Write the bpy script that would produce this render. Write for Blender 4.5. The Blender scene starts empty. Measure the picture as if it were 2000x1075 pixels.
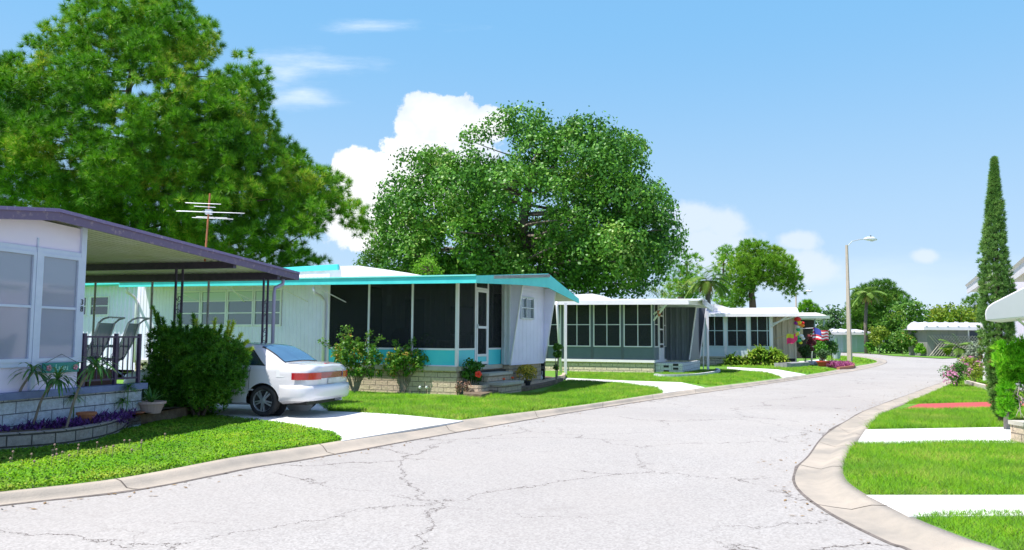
import bpy, math, random
import numpy as np
from mathutils import Vector, Matrix
R = math.radians
random.seed(7); RS = np.random.RandomState(11)
S = bpy.context.scene
col = S.collection
# ------------------------------------------------------------------ camera
F, Y0, H, ROLL = 1550.0, 662.0, 1.6, 0.006
tilt = math.atan((Y0-537.5)/F)
fwd = Vector((0, math.cos(tilt), math.sin(tilt))); hor = Vector((1, 0, 0)); upv = Vector((0, -math.sin(tilt), math.cos(tilt)))
cx_ = hor*math.cos(ROLL)+upv*math.sin(ROLL); cy_ = upv*math.cos(ROLL)-hor*math.sin(ROLL)
cd = bpy.data.cameras.new('camera'); cam = bpy.data.objects.new('camera', cd); col.objects.link(cam)
cd.lens = 36*F/2000; cd.sensor_width = 36; cd.clip_end = 3000; cd.clip_start = .05
cam.matrix_world = Matrix(((cx_.x, cy_.x, -fwd.x, 0), (cx_.y, cy_.y, -fwd.y, 0), (cx_.z, cy_.z, -fwd.z, H), (0, 0, 0, 1)))
S.camera = cam
S.view_settings.view_transform = 'Standard'; S.view_settings.look = 'None'; S.view_settings.gamma = 1
S.view_settings.exposure = 0.80
# ------------------------------------------------------------------ sun
SH = Vector((.487, .20, -1))
sl = bpy.data.lights.new('sun', 'SUN'); so = bpy.data.objects.new('sun', sl); col.objects.link(so)
sl.energy = 4.0; sl.angle = R(.5); sl.color = (1, .965, .90)
so.rotation_euler = SH.to_track_quat('-Z', 'Y').to_euler(); so.location = (-20, -5, 40)
# ------------------------------------------------------------------ pixel rays (reading the photograph's measurements as real places)
def ray(px, py): return (cx_*((px-1000)/F) - cy_*((py-537.5)/F) + fwd)
def G(px, py, z=0.):
    d = ray(px, py); t = (z-H)/d.z
    return Vector((d.x*t, d.y*t, z))
def W(px, py, Y):
    d = ray(px, py); t = Y/d.y
    return Vector((d.x*t, Y, H+d.z*t))
def ppm(Y): return F/Y
# ------------------------------------------------------------------ world
w = bpy.data.worlds.new('World'); S.world = w; w.use_nodes = True
nt = w.node_tree; N = nt.nodes; L = nt.links; N.clear()
def nd(t, **k):
    n = N.new(t)
    for a, b in k.items(): setattr(n, a, b)
    return n
def mth(op, a, b=None, c=None, clamp=False):
    n = nd('ShaderNodeMath', operation=op, use_clamp=clamp)
    for i, v in enumerate((a, b, c)):
        if v is None: continue
        if isinstance(v, (int, float)): n.inputs[i].default_value = v
        else: L.new(v, n.inputs[i])
    return n.outputs[0]
sky = nd('ShaderNodeTexSky', sky_type='NISHITA'); sky.sun_disc = False
sky.sun_elevation = math.atan2(1, math.hypot(SH.x, SH.y)); sky.sun_rotation = math.atan2(-SH.x, -SH.y)
sky.air_density = 1.0; sky.dust_density = .6; sky.ozone_density = 2.2; sky.altitude = 0
tc = nd('ShaderNodeTexCoord'); sep = nd('ShaderNodeSeparateXYZ'); L.new(tc.outputs['Generated'], sep.inputs[0])
yy = mth('MAXIMUM', sep.outputs[1], .02)
ca = mth('DIVIDE', sep.outputs[0], yy); cb = mth('DIVIDE', sep.outputs[2], yy)
cmb = nd('ShaderNodeCombineXYZ'); L.new(ca, cmb.inputs[0]); L.new(cb, cmb.inputs[1])
def AB(px, py):
    d = ray(px, py); return d.x/d.y, d.z/d.y
def puffs(lst):
    out = None
    for px, py, rx, ry in lst:
        a, b = AB(px, py); m = nd('ShaderNodeVectorMath', operation='SUBTRACT'); L.new(cmb.outputs[0], m.inputs[0]); m.inputs[1].default_value = (a, b, 0)
        s = nd('ShaderNodeVectorMath', operation='MULTIPLY'); L.new(m.outputs[0], s.inputs[0]); s.inputs[1].default_value = (F/rx, F/ry, 0)
        l = nd('ShaderNodeVectorMath', operation='LENGTH'); L.new(s.outputs[0], l.inputs[0])
        v = mth('SUBTRACT', 1.0, l.outputs['Value'])
        out = v if out is None else mth('SMOOTH_MAX', out, v, .12)
    return out
def noise(scale, detail, rough, sx=1, sy=1, off=0):
    s = nd('ShaderNodeVectorMath', operation='MULTIPLY_ADD'); L.new(cmb.outputs[0], s.inputs[0]); s.inputs[1].default_value = (sx, sy, 1); s.inputs[2].default_value = (off, off, off)
    n = nd('ShaderNodeTexNoise'); L.new(s.outputs[0], n.inputs['Vector']); n.inputs['Scale'].default_value = scale; n.inputs['Detail'].default_value = detail; n.inputs['Roughness'].default_value = rough
    return n.outputs['Fac']
def ramp(v, a, b):
    m = nd('ShaderNodeMapRange', interpolation_type='SMOOTHSTEP'); L.new(v, m.inputs[0]); m.inputs[1].default_value = a; m.inputs[2].default_value = b
    return m.outputs[0]
cum = puffs([(838, 232, 75, 62), (880, 245, 70, 66), (925, 250, 50, 40), (800, 250, 30, 26), (705, 335, 72, 50), (765, 345, 66, 52), (675, 330, 36, 30), (720, 420, 120, 80), (860, 330, 140, 90), (960, 240, 40, 40)])
n1 = noise(26, 8, .66)
cumv = mth('ADD', cum, mth('MULTIPLY', mth('SUBTRACT', n1, .5), 1.0))
cumm = ramp(cumv, .0, .13)
cu2 = puffs([(1350, 430, 90, 45), (1420, 445, 70, 45), (1390, 480, 150, 60), (1560, 470, 60, 28), (1540, 520, 120, 50), (1805, 500, 36, 18)])
n2 = noise(17, 6, .6, off=3)
cu2m = mth('MULTIPLY', ramp(mth('ADD', cu2, mth('MULTIPLY', mth('SUBTRACT', n2, .5), 1.7)), 0, .6), .8)
cir = puffs([(640, 130, 160, 26), (590, 180, 70, 28), (700, 50, 170, 18), (560, 150, 120, 60)])
n3 = noise(9, 7, .65, sx=.35, sy=1.6, off=7)
cirm = mth('MULTIPLY', ramp(mth('ADD', mth('MULTIPLY', cir, .7), mth('MULTIPLY', mth('SUBTRACT', n3, .5), 3.2)), -.1, 1.3), .7)
hz = puffs([(1760, 600, 700, 150), (1500, 560, 350, 90)])
hzm = mth('MULTIPLY', ramp(mth('ADD', hz, mth('MULTIPLY', mth('SUBTRACT', noise(5, 6, .6, sx=.5, sy=2.4, off=12), .5), 1.6)), 0, 1.0), .42)
hsv = nd('ShaderNodeHueSaturation'); L.new(sky.outputs[0], hsv.inputs['Color']); hsv.inputs['Saturation'].default_value = 1.0; hsv.inputs['Value'].default_value = 1.0
tint = nd('ShaderNodeMix', data_type='RGBA', blend_type='MULTIPLY'); tint.inputs[0].default_value = 1; L.new(hsv.outputs[0], tint.inputs[6]); tint.inputs[7].default_value = (1.18, 1.0, 1.15, 1)
grd = nd('ShaderNodeMix', data_type='RGBA'); L.new(ramp(sep.outputs[2], -.02, .42), grd.inputs[0]); grd.inputs[6].default_value = (3.3, 4.5, 5.7, 1); grd.inputs[7].default_value = (1.35, 3.3, 5.5, 1)
skm = nd('ShaderNodeMix', data_type='RGBA'); L.new(mth('SUBTRACT', .92, mth('MULTIPLY', ramp(sep.outputs[2], .36, .7), .75)), skm.inputs[0]); L.new(tint.outputs[2], skm.inputs[6]); L.new(grd.outputs[2], skm.inputs[7])
cur = skm.outputs[2]
grey = nd('ShaderNodeMix', data_type='RGBA'); L.new(ramp(mth('ADD', noise(8, 5, .6, off=21), mth('MULTIPLY', cum, -.25)), .3, .62), grey.inputs[0]); grey.inputs[6].default_value = (6.6, 6.7, 6.8, 1); grey.inputs[7].default_value = (4.7, 5.3, 6.2, 1)
for m, c in ((hzm, (5.2, 5.9, 7.2, 1)), (cirm, (6.4, 6.8, 7.4, 1)), (cu2m, None), (cumm, None)):
    mx = nd('ShaderNodeMix', data_type='RGBA'); L.new(m, mx.inputs[0]); L.new(cur, mx.inputs[6])
    if c: mx.inputs[7].default_value = c
    else: L.new(grey.outputs[2], mx.inputs[7])
    cur = mx.outputs[2]
bg = nd('ShaderNodeBackground'); L.new(cur, bg.inputs[0]); bg.inputs[1].default_value = .10
wo = nd('ShaderNodeOutputWorld'); L.new(bg.outputs[0], wo.inputs[0])

# ------------------------------------------------------------------ materials
MATS = {}
def mat(name, c1, c2=None, rough=.6, nscale=0, bump=0, bscale=30, metal=0, spec=None, coat=0, nlo=.35, nhi=.65, obj=True, detail=4):
    if name in MATS: return MATS[name]
    m = bpy.data.materials.new(name); m.use_nodes = True; t = m.node_tree; n = t.nodes; p = n['Principled BSDF']
    p.inputs['Base Color'].default_value = (*c1, 1); p.inputs['Roughness'].default_value = rough; p.inputs['Metallic'].default_value = metal
    if spec is not None: p.inputs['Specular IOR Level'].default_value = spec
    if coat: p.inputs['Coat Weight'].default_value = coat; p.inputs['Coat Roughness'].default_value = .03
    tcn = n.new('ShaderNodeTexCoord')
    if c2 and nscale:
        no = n.new('ShaderNodeTexNoise'); no.inputs['Scale'].default_value = nscale; no.inputs['Detail'].default_value = detail; no.inputs['Roughness'].default_value = .65
        t.links.new(tcn.outputs['Object'], no.inputs['Vector'])
        mr = n.new('ShaderNodeMapRange'); mr.inputs[1].default_value = nlo; mr.inputs[2].default_value = nhi; t.links.new(no.outputs['Fac'], mr.inputs[0])
        mx = n.new('ShaderNodeMix'); mx.data_type = 'RGBA'; mx.inputs[6].default_value = (*c1, 1); mx.inputs[7].default_value = (*c2, 1)
        t.links.new(mr.outputs[0], mx.inputs[0]); t.links.new(mx.outputs[2], p.inputs['Base Color'])
    if bump:
        no = n.new('ShaderNodeTexNoise'); no.inputs['Scale'].default_value = bscale; no.inputs['Detail'].default_value = 5
        t.links.new(tcn.outputs['Object'], no.inputs['Vector'])
        b = n.new('ShaderNodeBump'); b.inputs['Strength'].default_value = bump; b.inputs['Distance'].default_value = .02
        t.links.new(no.outputs['Fac'], b.inputs['Height']); t.links.new(b.outputs[0], p.inputs['Normal'])
    MATS[name] = m; return m
def leafmat(name, c1, c2, c3=None, trans=.35, rough=.5, clump=.6, upn=False, rv=.7):
    if name in MATS: return MATS[name]
    m = bpy.data.materials.new(name); m.use_nodes = True; t = m.node_tree; n = t.nodes; p = n['Principled BSDF']; out = n['Material Output']
    g = n.new('ShaderNodeNewGeometry'); cr = n.new('ShaderNodeValToRGB'); e = cr.color_ramp.elements
    e[0].color = (*c1, 1); e[1].color = (*c2, 1); e[0].position = .1; e[1].position = .8
    if c3: k = e.new(.96); k.color = (*c3, 1)
    no = n.new('ShaderNodeTexNoise'); no.inputs['Scale'].default_value = clump; tcn = n.new('ShaderNodeTexCoord'); t.links.new(tcn.outputs['Object'], no.inputs['Vector'])
    a = n.new('ShaderNodeMath'); a.operation = 'MULTIPLY_ADD'; a.inputs[1].default_value = 1.6; a.inputs[2].default_value = -.8; t.links.new(no.outputs['Fac'], a.inputs[0])
    b = n.new('ShaderNodeMath'); b.operation = 'ADD'; b.use_clamp = True; t.links.new(a.outputs[0], b.inputs[0]); t.links.new(g.outputs['Random Per Island'], b.inputs[1])
    t.links.new(b.outputs[0], cr.inputs[0]); rsc = n.new('ShaderNodeMath'); rsc.operation = 'MULTIPLY_ADD'; rsc.inputs[1].default_value = rv; rsc.inputs[2].default_value = (1-rv)/2; t.links.new(g.outputs['Random Per Island'], rsc.inputs[0]); t.links.new(rsc.outputs[0], b.inputs[1]); t.links.new(cr.outputs[0], p.inputs['Base Color']); p.inputs['Roughness'].default_value = rough; p.inputs['Specular IOR Level'].default_value = .35
    tr = n.new('ShaderNodeBsdfTranslucent'); t.links.new(cr.outputs[0], tr.inputs[0])
    ms = n.new('ShaderNodeMixShader'); ms.inputs[0].default_value = trans; t.links.new(p.outputs[0], ms.inputs[1]); t.links.new(tr.outputs[0], ms.inputs[2]); t.links.new(ms.outputs[0], out.inputs[0])
    if upn:
        n2_ = n.new('ShaderNodeTexNoise'); n2_.inputs['Scale'].default_value = .8; n2_.inputs['Detail'].default_value = 6; n2_.inputs['Roughness'].default_value = .7; t.links.new(tcn.outputs['Object'], n2_.inputs['Vector'])
        m2 = n.new('ShaderNodeMapRange'); m2.inputs[1].default_value = .50; m2.inputs[2].default_value = .72; m2.inputs[4].default_value = .6; t.links.new(n2_.outputs['Fac'], m2.inputs[0])
        x2 = n.new('ShaderNodeMix'); x2.data_type = 'RGBA'; x2.inputs[7].default_value = (.30, .33, .07, 1); t.links.new(m2.outputs[0], x2.inputs[0]); t.links.new(cr.outputs[0], x2.inputs[6]); t.links.new(x2.outputs[2], p.inputs['Base Color'])
        vm = n.new('ShaderNodeVectorMath'); vm.operation = 'MULTIPLY_ADD'; t.links.new(g.outputs['Normal'], vm.inputs[0]); vm.inputs[1].default_value = (.35, .35, .35); vm.inputs[2].default_value = (0, 0, 1)
        vn = n.new('ShaderNodeVectorMath'); vn.operation = 'NORMALIZE'; t.links.new(vm.outputs[0], vn.inputs[0]); t.links.new(vn.outputs[0], p.inputs['Normal'])
    MATS[name] = m; return m
def blockmat(name, c1, c2, mortar, bw=.4, bh=.2, rough_bump=.8, msize=.012, disp=.03, nsc=14, stain=.0):
    m = bpy.data.materials.new(name); m.use_nodes = True; t = m.node_tree; n = t.nodes; p = n['Principled BSDF']; p.inputs['Roughness'].default_value = .9
    tcn = n.new('ShaderNodeTexCoord'); sp = n.new('ShaderNodeSeparateXYZ'); t.links.new(tcn.outputs['Object'], sp.inputs[0])
    ad = n.new('ShaderNodeMath'); ad.operation = 'ADD'; t.links.new(sp.outputs[0], ad.inputs[0]); t.links.new(sp.outputs[1], ad.inputs[1])
    cb2 = n.new('ShaderNodeCombineXYZ'); t.links.new(ad.outputs[0], cb2.inputs[0]); t.links.new(sp.outputs[2], cb2.inputs[1])
    br = n.new('ShaderNodeTexBrick'); t.links.new(cb2.outputs[0], br.inputs['Vector']); br.inputs['Scale'].default_value = 1
    br.inputs['Color1'].default_value = (*c1, 1); br.inputs['Color2'].default_value = (*c2, 1); br.inputs['Mortar'].default_value = (*mortar, 1)
    br.inputs['Brick Width'].default_value = bw; br.inputs['Row Height'].default_value = bh; br.inputs['Mortar Size'].default_value = msize; br.inputs['Mortar Smooth'].default_value = .2
    no = n.new('ShaderNodeTexNoise'); no.inputs['Scale'].default_value = nsc; no.inputs['Detail'].default_value = 6; no.inputs['Roughness'].default_value = .7; t.links.new(tcn.outputs['Object'], no.inputs['Vector'])
    mx = n.new('ShaderNodeMix'); mx.data_type = 'RGBA'; mx.blend_type = 'MULTIPLY'; mx.inputs[0].default_value = .6
    cr = n.new('ShaderNodeValToRGB'); cr.color_ramp.elements[0].position = .3; cr.color_ramp.elements[0].color = (.45, .43, .42, 1); cr.color_ramp.elements[1].position = .6; cr.color_ramp.elements[1].color = (1, 1, 1, 1)
    t.links.new(no.outputs['Fac'], cr.inputs[0]); t.links.new(br.outputs['Color'], mx.inputs[6]); t.links.new(cr.outputs[0], mx.inputs[7]); t.links.new(mx.outputs[2], p.inputs['Base Color'])
    ms = n.new('ShaderNodeMath'); ms.operation = 'SUBTRACT'; t.links.new(no.outputs['Fac'], ms.inputs[0]); t.links.new(br.outputs['Fac'], ms.inputs[1])
    b = n.new('ShaderNodeBump'); b.inputs['Strength'].default_value = rough_bump; b.inputs['Distance'].default_value = disp; t.links.new(ms.outputs[0], b.inputs['Height']); t.links.new(b.outputs[0], p.inputs['Normal'])
    return m
def screenmat(name, c, f, rough=.5):
    m = bpy.data.materials.new(name); m.use_nodes = True; t = m.node_tree; n = t.nodes; p = n['Principled BSDF']; p.inputs['Base Color'].default_value = (*c, 1); p.inputs['Roughness'].default_value = rough
    p.inputs['Specular IOR Level'].default_value = .3
    tr = n.new('ShaderNodeBsdfTransparent'); ms = n.new('ShaderNodeMixShader'); ms.inputs[0].default_value = f
    t.links.new(tr.outputs[0], ms.inputs[1]); t.links.new(p.outputs[0], ms.inputs[2]); t.links.new(ms.outputs[0], n['Material Output'].inputs[0]); return m
def glassmat(name, c, f=.75, rough=.03):
    m = bpy.data.materials.new(name); m.use_nodes = True; t = m.node_tree; n = t.nodes; p = n['Principled BSDF']; p.inputs['Base Color'].default_value = (*c, 1); p.inputs['Roughness'].default_value = rough; p.inputs['IOR'].default_value = 1.8
    p.inputs['Specular IOR Level'].default_value = .9
    tr = n.new('ShaderNodeBsdfTransparent'); tr.inputs[0].default_value = (.75, .82, .85, 1); ms = n.new('ShaderNodeMixShader'); ms.inputs[0].default_value = f
    t.links.new(tr.outputs[0], ms.inputs[1]); t.links.new(p.outputs[0], ms.inputs[2]); t.links.new(ms.outputs[0], n['Material Output'].inputs[0]); return m
def asphalt():
    m = bpy.data.materials.new('asphalt'); m.use_nodes = True; t = m.node_tree; n = t.nodes; p = n['Principled BSDF']; p.inputs['Roughness'].default_value = .92; K = t.links.new
    tcn = n.new('ShaderNodeTexCoord')
    def nz(sc, de=5, ro=.6, dist=0):
        x = n.new('ShaderNodeTexNoise'); x.inputs['Scale'].default_value = sc; x.inputs['Detail'].default_value = de; x.inputs['Roughness'].default_value = ro; x.inputs['Distortion'].default_value = dist
        K(tcn.outputs['Object'], x.inputs['Vector']); return x
    def mrg(v, a, b, c=0, d=1):
        x = n.new('ShaderNodeMapRange'); x.inputs[1].default_value = a; x.inputs[2].default_value = b; x.inputs[3].default_value = c; x.inputs[4].default_value = d; K(v, x.inputs[0]); return x.outputs[0]
    def mix(f, a, b, bt='MIX'):
        x = n.new('ShaderNodeMix'); x.data_type = 'RGBA'; x.blend_type = bt
        for i, v in ((0, f), (6, a), (7, b)):
            if isinstance(v, (float, int)): x.inputs[i].default_value = v
            elif isinstance(v, tuple): x.inputs[i].default_value = (*v, 1)
            else: K(v, x.inputs[i])
        return x.outputs[2]
    vo = n.new('ShaderNodeTexVoronoi'); vo.inputs['Scale'].default_value = 55; K(tcn.outputs['Object'], vo.inputs['Vector'])
    spk = mrg(vo.outputs['Color'], .15, .9)
    c = mix(spk, (.30, .282, .265), (.47, .448, .425))
    c = mix(mrg(nz(.35, 5).outputs['Fac'], .3, .7, 0, .45), c, (.43, .395, .36))
    c = mix(mrg(nz(.55, 7, .72, 1.2).outputs['Fac'], .60, .78, 0, .5), c, (.22, .195, .175))
    c = mix(mrg(nz(.16, 4, .6, .6).outputs['Fac'], .42, .62, 0, .35), c, (.30, .275, .26))
    # wandering cracks: warped cell edges, present only in patches
    def cracks(sc, wsc, wamt, width, mlo, mhi, strength, c):
        wn = nz(wsc, 6, .7); ad = n.new('ShaderNodeVectorMath'); ad.operation = 'MULTIPLY_ADD'; K(wn.outputs['Color'], ad.inputs[0]); ad.inputs[1].default_value = (wamt, wamt, 0); K(tcn.outputs['Object'], ad.inputs[2])
        v = n.new('ShaderNodeTexVoronoi'); v.feature = 'DISTANCE_TO_EDGE'; v.inputs['Scale'].default_value = sc; K(ad.outputs[0], v.inputs['Vector'])
        line = mrg(v.outputs['Distance'], width*.25, width, 1, 0)
        x = n.new('ShaderNodeMath'); x.operation = 'MULTIPLY'; K(line, x.inputs[0]); K(mrg(nz(.55, 3, .5).outputs['Fac'], mlo, mhi, 0, strength), x.inputs[1])
        return mix(x.outputs[0], c, (.10, .08, .07)), x.outputs[0]
    c, l1 = cracks(.36, 1.3, 1.1, .0038, .36, .50, .95, c)
    c, l2 = cracks(.8, 2.2, .7, .006, .52, .66, .6, c)
    K(c, p.inputs['Base Color'])
    b = n.new('ShaderNodeBump'); b.inputs['Strength'].default_value = .5; b.inputs['Distance'].default_value = .008
    s = n.new('ShaderNodeMath'); s.operation = 'SUBTRACT'; K(nz(90, 3).outputs['Fac'], s.inputs[0]); K(l1, s.inputs[1]); K(s.outputs[0], b.inputs['Height']); K(b.outputs[0], p.inputs['Normal'])
    return m
M_ASPH = asphalt()
M_CONC = mat('concrete', (.62, .60, .57), (.72, .71, .69), .85, 1.3, .25, 60)
M_CONC2 = mat('concrete_white', (.76, .75, .73), (.58, .57, .54), .85, .9, .2, 50, nlo=.4, nhi=.75, detail=8)
M_KERB = mat('kerb_concrete', (.46, .395, .32), (.30, .27, .23), .9, 1.1, .3, 60, detail=7)
M_REDC = mat('red_concrete', (.50, .075, .075), (.42, .075, .07), .8, 2, .2, 50)
M_SOIL = mat('soil', (.12, .08, .05), (.2, .15, .1), .95, 8, .5, 30)
M_LAWN = mat('lawn_soil', (.09, .24, .012), (.15, .30, .03), .95, 3, .8, 60)
M_FAR = mat('ground_grass', (.06, .14, .02), (.12, .2, .04), .95, .6, .4, 20)
M_GRASS = leafmat('grass_blade', (.09, .28, .004), (.21, .46, .006), (.38, .44, .07), .25, .6, 1.2, True)
M_CLOVER = leafmat('clover_leaf', (.08, .28, .004), (.22, .46, .006), (.36, .46, .04), .25, .6, 1.0, True)

# ------------------------------------------------------------------ mesh helpers
FR = {}
def tag(o, label=None, cat=None, group=None, kind=None):
    if label: o['label'] = label
    if cat: o['category'] = cat
    if group: o['group'] = group
    if kind: o['kind'] = kind
    return o
def thing(name, label, cat, loc=(0, 0, 0), rz=0, group=None):
    o = bpy.data.objects.new(name, None); col.objects.link(o); o.location = loc; o.rotation_euler = (0, 0, rz); o.empty_display_size = .2
    FR[o] = (Vector(loc), rz); return tag(o, label, cat, group)
def tolocal(o, V):
    """world Nx3 array -> coordinates of the top-level thing o belongs to"""
    while o.parent: o = o.parent
    if o not in FR: return V
    loc, rz = FR[o]; V = V-np.array(loc); c, s = math.cos(-rz), math.sin(-rz)
    return np.stack([V[:, 0]*c-V[:, 1]*s, V[:, 0]*s+V[:, 1]*c, V[:, 2]], 1)
class MB:
    def __init__(s, world=False): s.v = []; s.f = []; s.world = world
    def add(s, vs, fs):
        b = len(s.v); s.v += [tuple(v) for v in vs]; s.f += [tuple(b+i for i in f) for f in fs]; return s
    def box(s, x0, x1, y0, y1, z0, z1):
        return s.add([(x, y, z) for z in (z0, z1) for x, y in ((x0, y0), (x1, y0), (x1, y1), (x0, y1))], [(0, 3, 2, 1), (4, 5, 6, 7), (0, 1, 5, 4), (1, 2, 6, 5), (2, 3, 7, 6), (3, 0, 4, 7)])
    def hexa(s, b, t):
        """b, t: four bottom and four top corners"""
        return s.add(list(b)+list(t), [(0, 3, 2, 1), (4, 5, 6, 7), (0, 1, 5, 4), (1, 2, 6, 5), (2, 3, 7, 6), (3, 0, 4, 7)])
    def beam(s, p, q, w, h=None, up=(0, 0, 1)):
        h = h or w; p, q = Vector(p), Vector(q); d = (q-p).normalized(); u = Vector(up)
        if abs(d.dot(u)) > .98: u = Vector((1, 0, 0))
        a = d.cross(u).normalized()*(w/2); b = a.cross(d).normalized()*(h/2)
        return s.hexa([p-a-b, p+a-b, q+a-b, q-a-b], [p-a+b, p+a+b, q+a+b, q-a+b])
    def tube(s, pts, r, n=8, cap=True):
        pts = [Vector(p) for p in pts]; rs = r if isinstance(r, (list, tuple)) else [r]*len(pts); b = len(s.v); ref = None
        for i, p in enumerate(pts):
            d = (pts[min(i+1, len(pts)-1)]-pts[max(i-1, 0)]).normalized()
            if ref is None: ref = Vector((0, 0, 1)) if abs(d.z) < .9 else Vector((1, 0, 0))
            a = d.cross(ref).normalized(); c = d.cross(a).normalized(); ref = a.cross(d).normalized() if False else ref
            if abs(d.dot(ref)) > .97: ref = Vector((0, 1, 0)); a = d.cross(ref).normalized(); c = d.cross(a).normalized()
            for k in range(n):
                t = 2*math.pi*k/n; s.v.append(tuple(p+a*(math.cos(t)*rs[i])+c*(math.sin(t)*rs[i])))
        for i in range(len(pts)-1):
            for k in range(n): s.f.append((b+i*n+k, b+i*n+(k+1) % n, b+(i+1)*n+(k+1) % n, b+(i+1)*n+k))
        if cap: s.f.append(tuple(b+k for k in range(n))[::-1]); s.f.append(tuple(b+(len(pts)-1)*n+k for k in range(n)))
        return s
    def lathe(s, prof, c=(0, 0, 0), n=20):
        b = len(s.v)
        for r, z in prof:
            for k in range(n):
                t = 2*math.pi*k/n; s.v.append((c[0]+r*math.cos(t), c[1]+r*math.sin(t), c[2]+z))
        for i in range(len(prof)-1):
            for k in range(n): s.f.append((b+i*n+k, b+i*n+(k+1) % n, b+(i+1)*n+(k+1) % n, b+(i+1)*n+k))
        s.f.append(tuple(b+k for k in range(n))[::-1]); s.f.append(tuple(b+(len(prof)-1)*n+k for k in range(n))); return s
    def prism(s, pts, ext):
        n = len(pts); e = Vector(ext); P = [Vector(p) for p in pts]
        return s.add(P+[p+e for p in P], [tuple(range(n))[::-1], tuple(range(n, 2*n))]+[(i, (i+1) % n, n+(i+1) % n, n+i) for i in range(n)])
    def ball(s, c, r, n=10, m=7, sz=1.0, jit=0):
        b = len(s.v); c = Vector(c)
        for i in range(m+1):
            ph = math.pi*i/m
            for k in range(n):
                t = 2*math.pi*k/n; q = r*(1+random.uniform(-jit, jit)); s.v.append((c.x+q*math.sin(ph)*math.cos(t), c.y+q*math.sin(ph)*math.sin(t), c.z+q*sz*math.cos(ph)))
        for i in range(m):
            for k in range(n): s.f.append((b+i*n+k, b+(i+1)*n+k, b+(i+1)*n+(k+1) % n, b+i*n+(k+1) % n))
        return s
    def build(s, name, m, parent=None, smooth=False, bevel=0):
        V = np.array(s.v, dtype=float).reshape(-1, 3)
        if s.world and parent is not None: V = tolocal(parent, V)
        me = bpy.data.meshes.new(name); me.from_pydata(V.tolist(), [], s.f); me.materials.append(m); me.update()
        if smooth: me.polygons.foreach_set('use_smooth', [True]*len(me.polygons))
        o = bpy.data.objects.new(name, me); col.objects.link(o)
        if parent is not None: o.parent = parent
        if bevel:
            b = o.modifiers.new('bevel', 'BEVEL'); b.width = bevel; b.segments = 2; b.limit_method = 'ANGLE'
        return o
def facemesh(name, V, nper, m, parent=None, smooth=False):
    """V: (k*nper)x3 world coordinates, k separate faces of nper corners"""
    V = np.asarray(V, dtype=np.float32).reshape(-1, 3)
    if parent is not None: V = tolocal(parent, V)
    k = len(V)//nper; me = bpy.data.meshes.new(name); me.vertices.add(len(V)); me.vertices.foreach_set('co', V.astype(np.float32).ravel())
    me.loops.add(len(V)); me.loops.foreach_set('vertex_index', np.arange(len(V), dtype=np.int32)); me.polygons.add(k)
    me.polygons.foreach_set('loop_start', np.arange(0, k*nper, nper, dtype=np.int32)); me.polygons.foreach_set('loop_total', np.full(k, nper, dtype=np.int32))
    me.materials.append(m); me.update(calc_edges=True)
    o = bpy.data.objects.new(name, me); col.objects.link(o)
    if parent is not None: o.parent = parent
    return o
def unit(a): return a/np.maximum(np.linalg.norm(a, axis=1, keepdims=True), 1e-9)
def leaves(C, size, asp=.5, up=.3, jit=.3, D=None):
    """rhombus leaves at points C, random facing"""
    n = len(C); nr = unit(RS.normal(size=(n, 3))+np.array([0, 0, up]) if D is None else RS.normal(size=(n, 3))*.55+D); t = unit(np.cross(nr, RS.normal(size=(n, 3)))); b = np.cross(nr, t)
    s = (size*(1+RS.uniform(-jit, jit, n)))[:, None]
    return np.stack([C-t*s*.5, C+b*s*asp*.5-t*s*.05, C+t*s*.5, C-b*s*asp*.5-t*s*.05], 1).reshape(-1, 3)
def needles(C, D, nn, ln, wd, spread=.9):
    """tufts: nn thin triangles from each centre C round direction D"""
    n = len(C); C = np.repeat(C, nn, 0); D = np.repeat(D, nn, 0)
    d = unit(D+RS.normal(size=(n*nn, 3))*spread); a = unit(np.cross(d, RS.normal(size=(n*nn, 3))))*wd*.5; l = (ln*RS.uniform(.75, 1.1, n*nn))[:, None]
    return np.stack([C-a, C+a, C+d*l], 1).reshape(-1, 3)
def inpoly(x, y, P):
    P = np.asarray(P); r = np.zeros(len(x), bool); j = len(P)-1
    for i in range(len(P)):
        c = ((P[i, 1] > y) != (P[j, 1] > y)) & (x < (P[j, 0]-P[i, 0])*(y-P[i, 1])/(P[j, 1]-P[i, 1]+1e-12)+P[i, 0]); r ^= c; j = i
    return r
def catmull(P, n):
    P = [Vector(p) for p in P]; out = []
    for i in range(len(P)-1):
        a, b, c, d = P[max(i-1, 0)], P[i], P[i+1], P[min(i+2, len(P)-1)]
        for k in range(n):
            t = k/n; out.append(.5*((2*b)+(c-a)*t+(2*a-5*b+4*c-d)*t*t+(3*b-a-3*c+d)*t**3))
    out.append(P[-1]); return out

# ------------------------------------------------------------------ ground, road, kerbs, yards
GZ = .09
def sheet(name, pts, z, m, kind='structure'):
    o = MB().add([(p[0], p[1], z) for p in pts], [tuple(range(len(pts)))]).build(name, m); return tag(o, kind=kind)
sheet('ground', [(-900, -100), (900, -100), (900, 1500), (-900, 1500)], -.06, M_FAR)
sheet('road', [(-30, -25), (40, -25), (90, 60), (90, 135), (-40, 135), (-30, 60)], 0, M_ASPH)
LA = [(-500, 1045), (-220, 1019), (0, 989), (280, 956), (490, 915), (581, 901), (700, 880), (905, 843), (1143, 802), (1300, 778), (1400, 764), (1500, 750), (1600, 736), (1680, 723), (1722, 713), (1732, 706), (1716, 700), (1680, 696), (1630, 693.5)]
LB = [(-500, 1012), (-220, 990), (0, 962), (234, 935), (455, 894), (560, 878), (668, 861), (880, 824), (1143, 791), (1297, 768), (1400, 755), (1500, 743), (1600, 729), (1670, 716), (1705, 710), (1713, 706), (1700, 701), (1672, 697), (1630, 694.5)]
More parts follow.
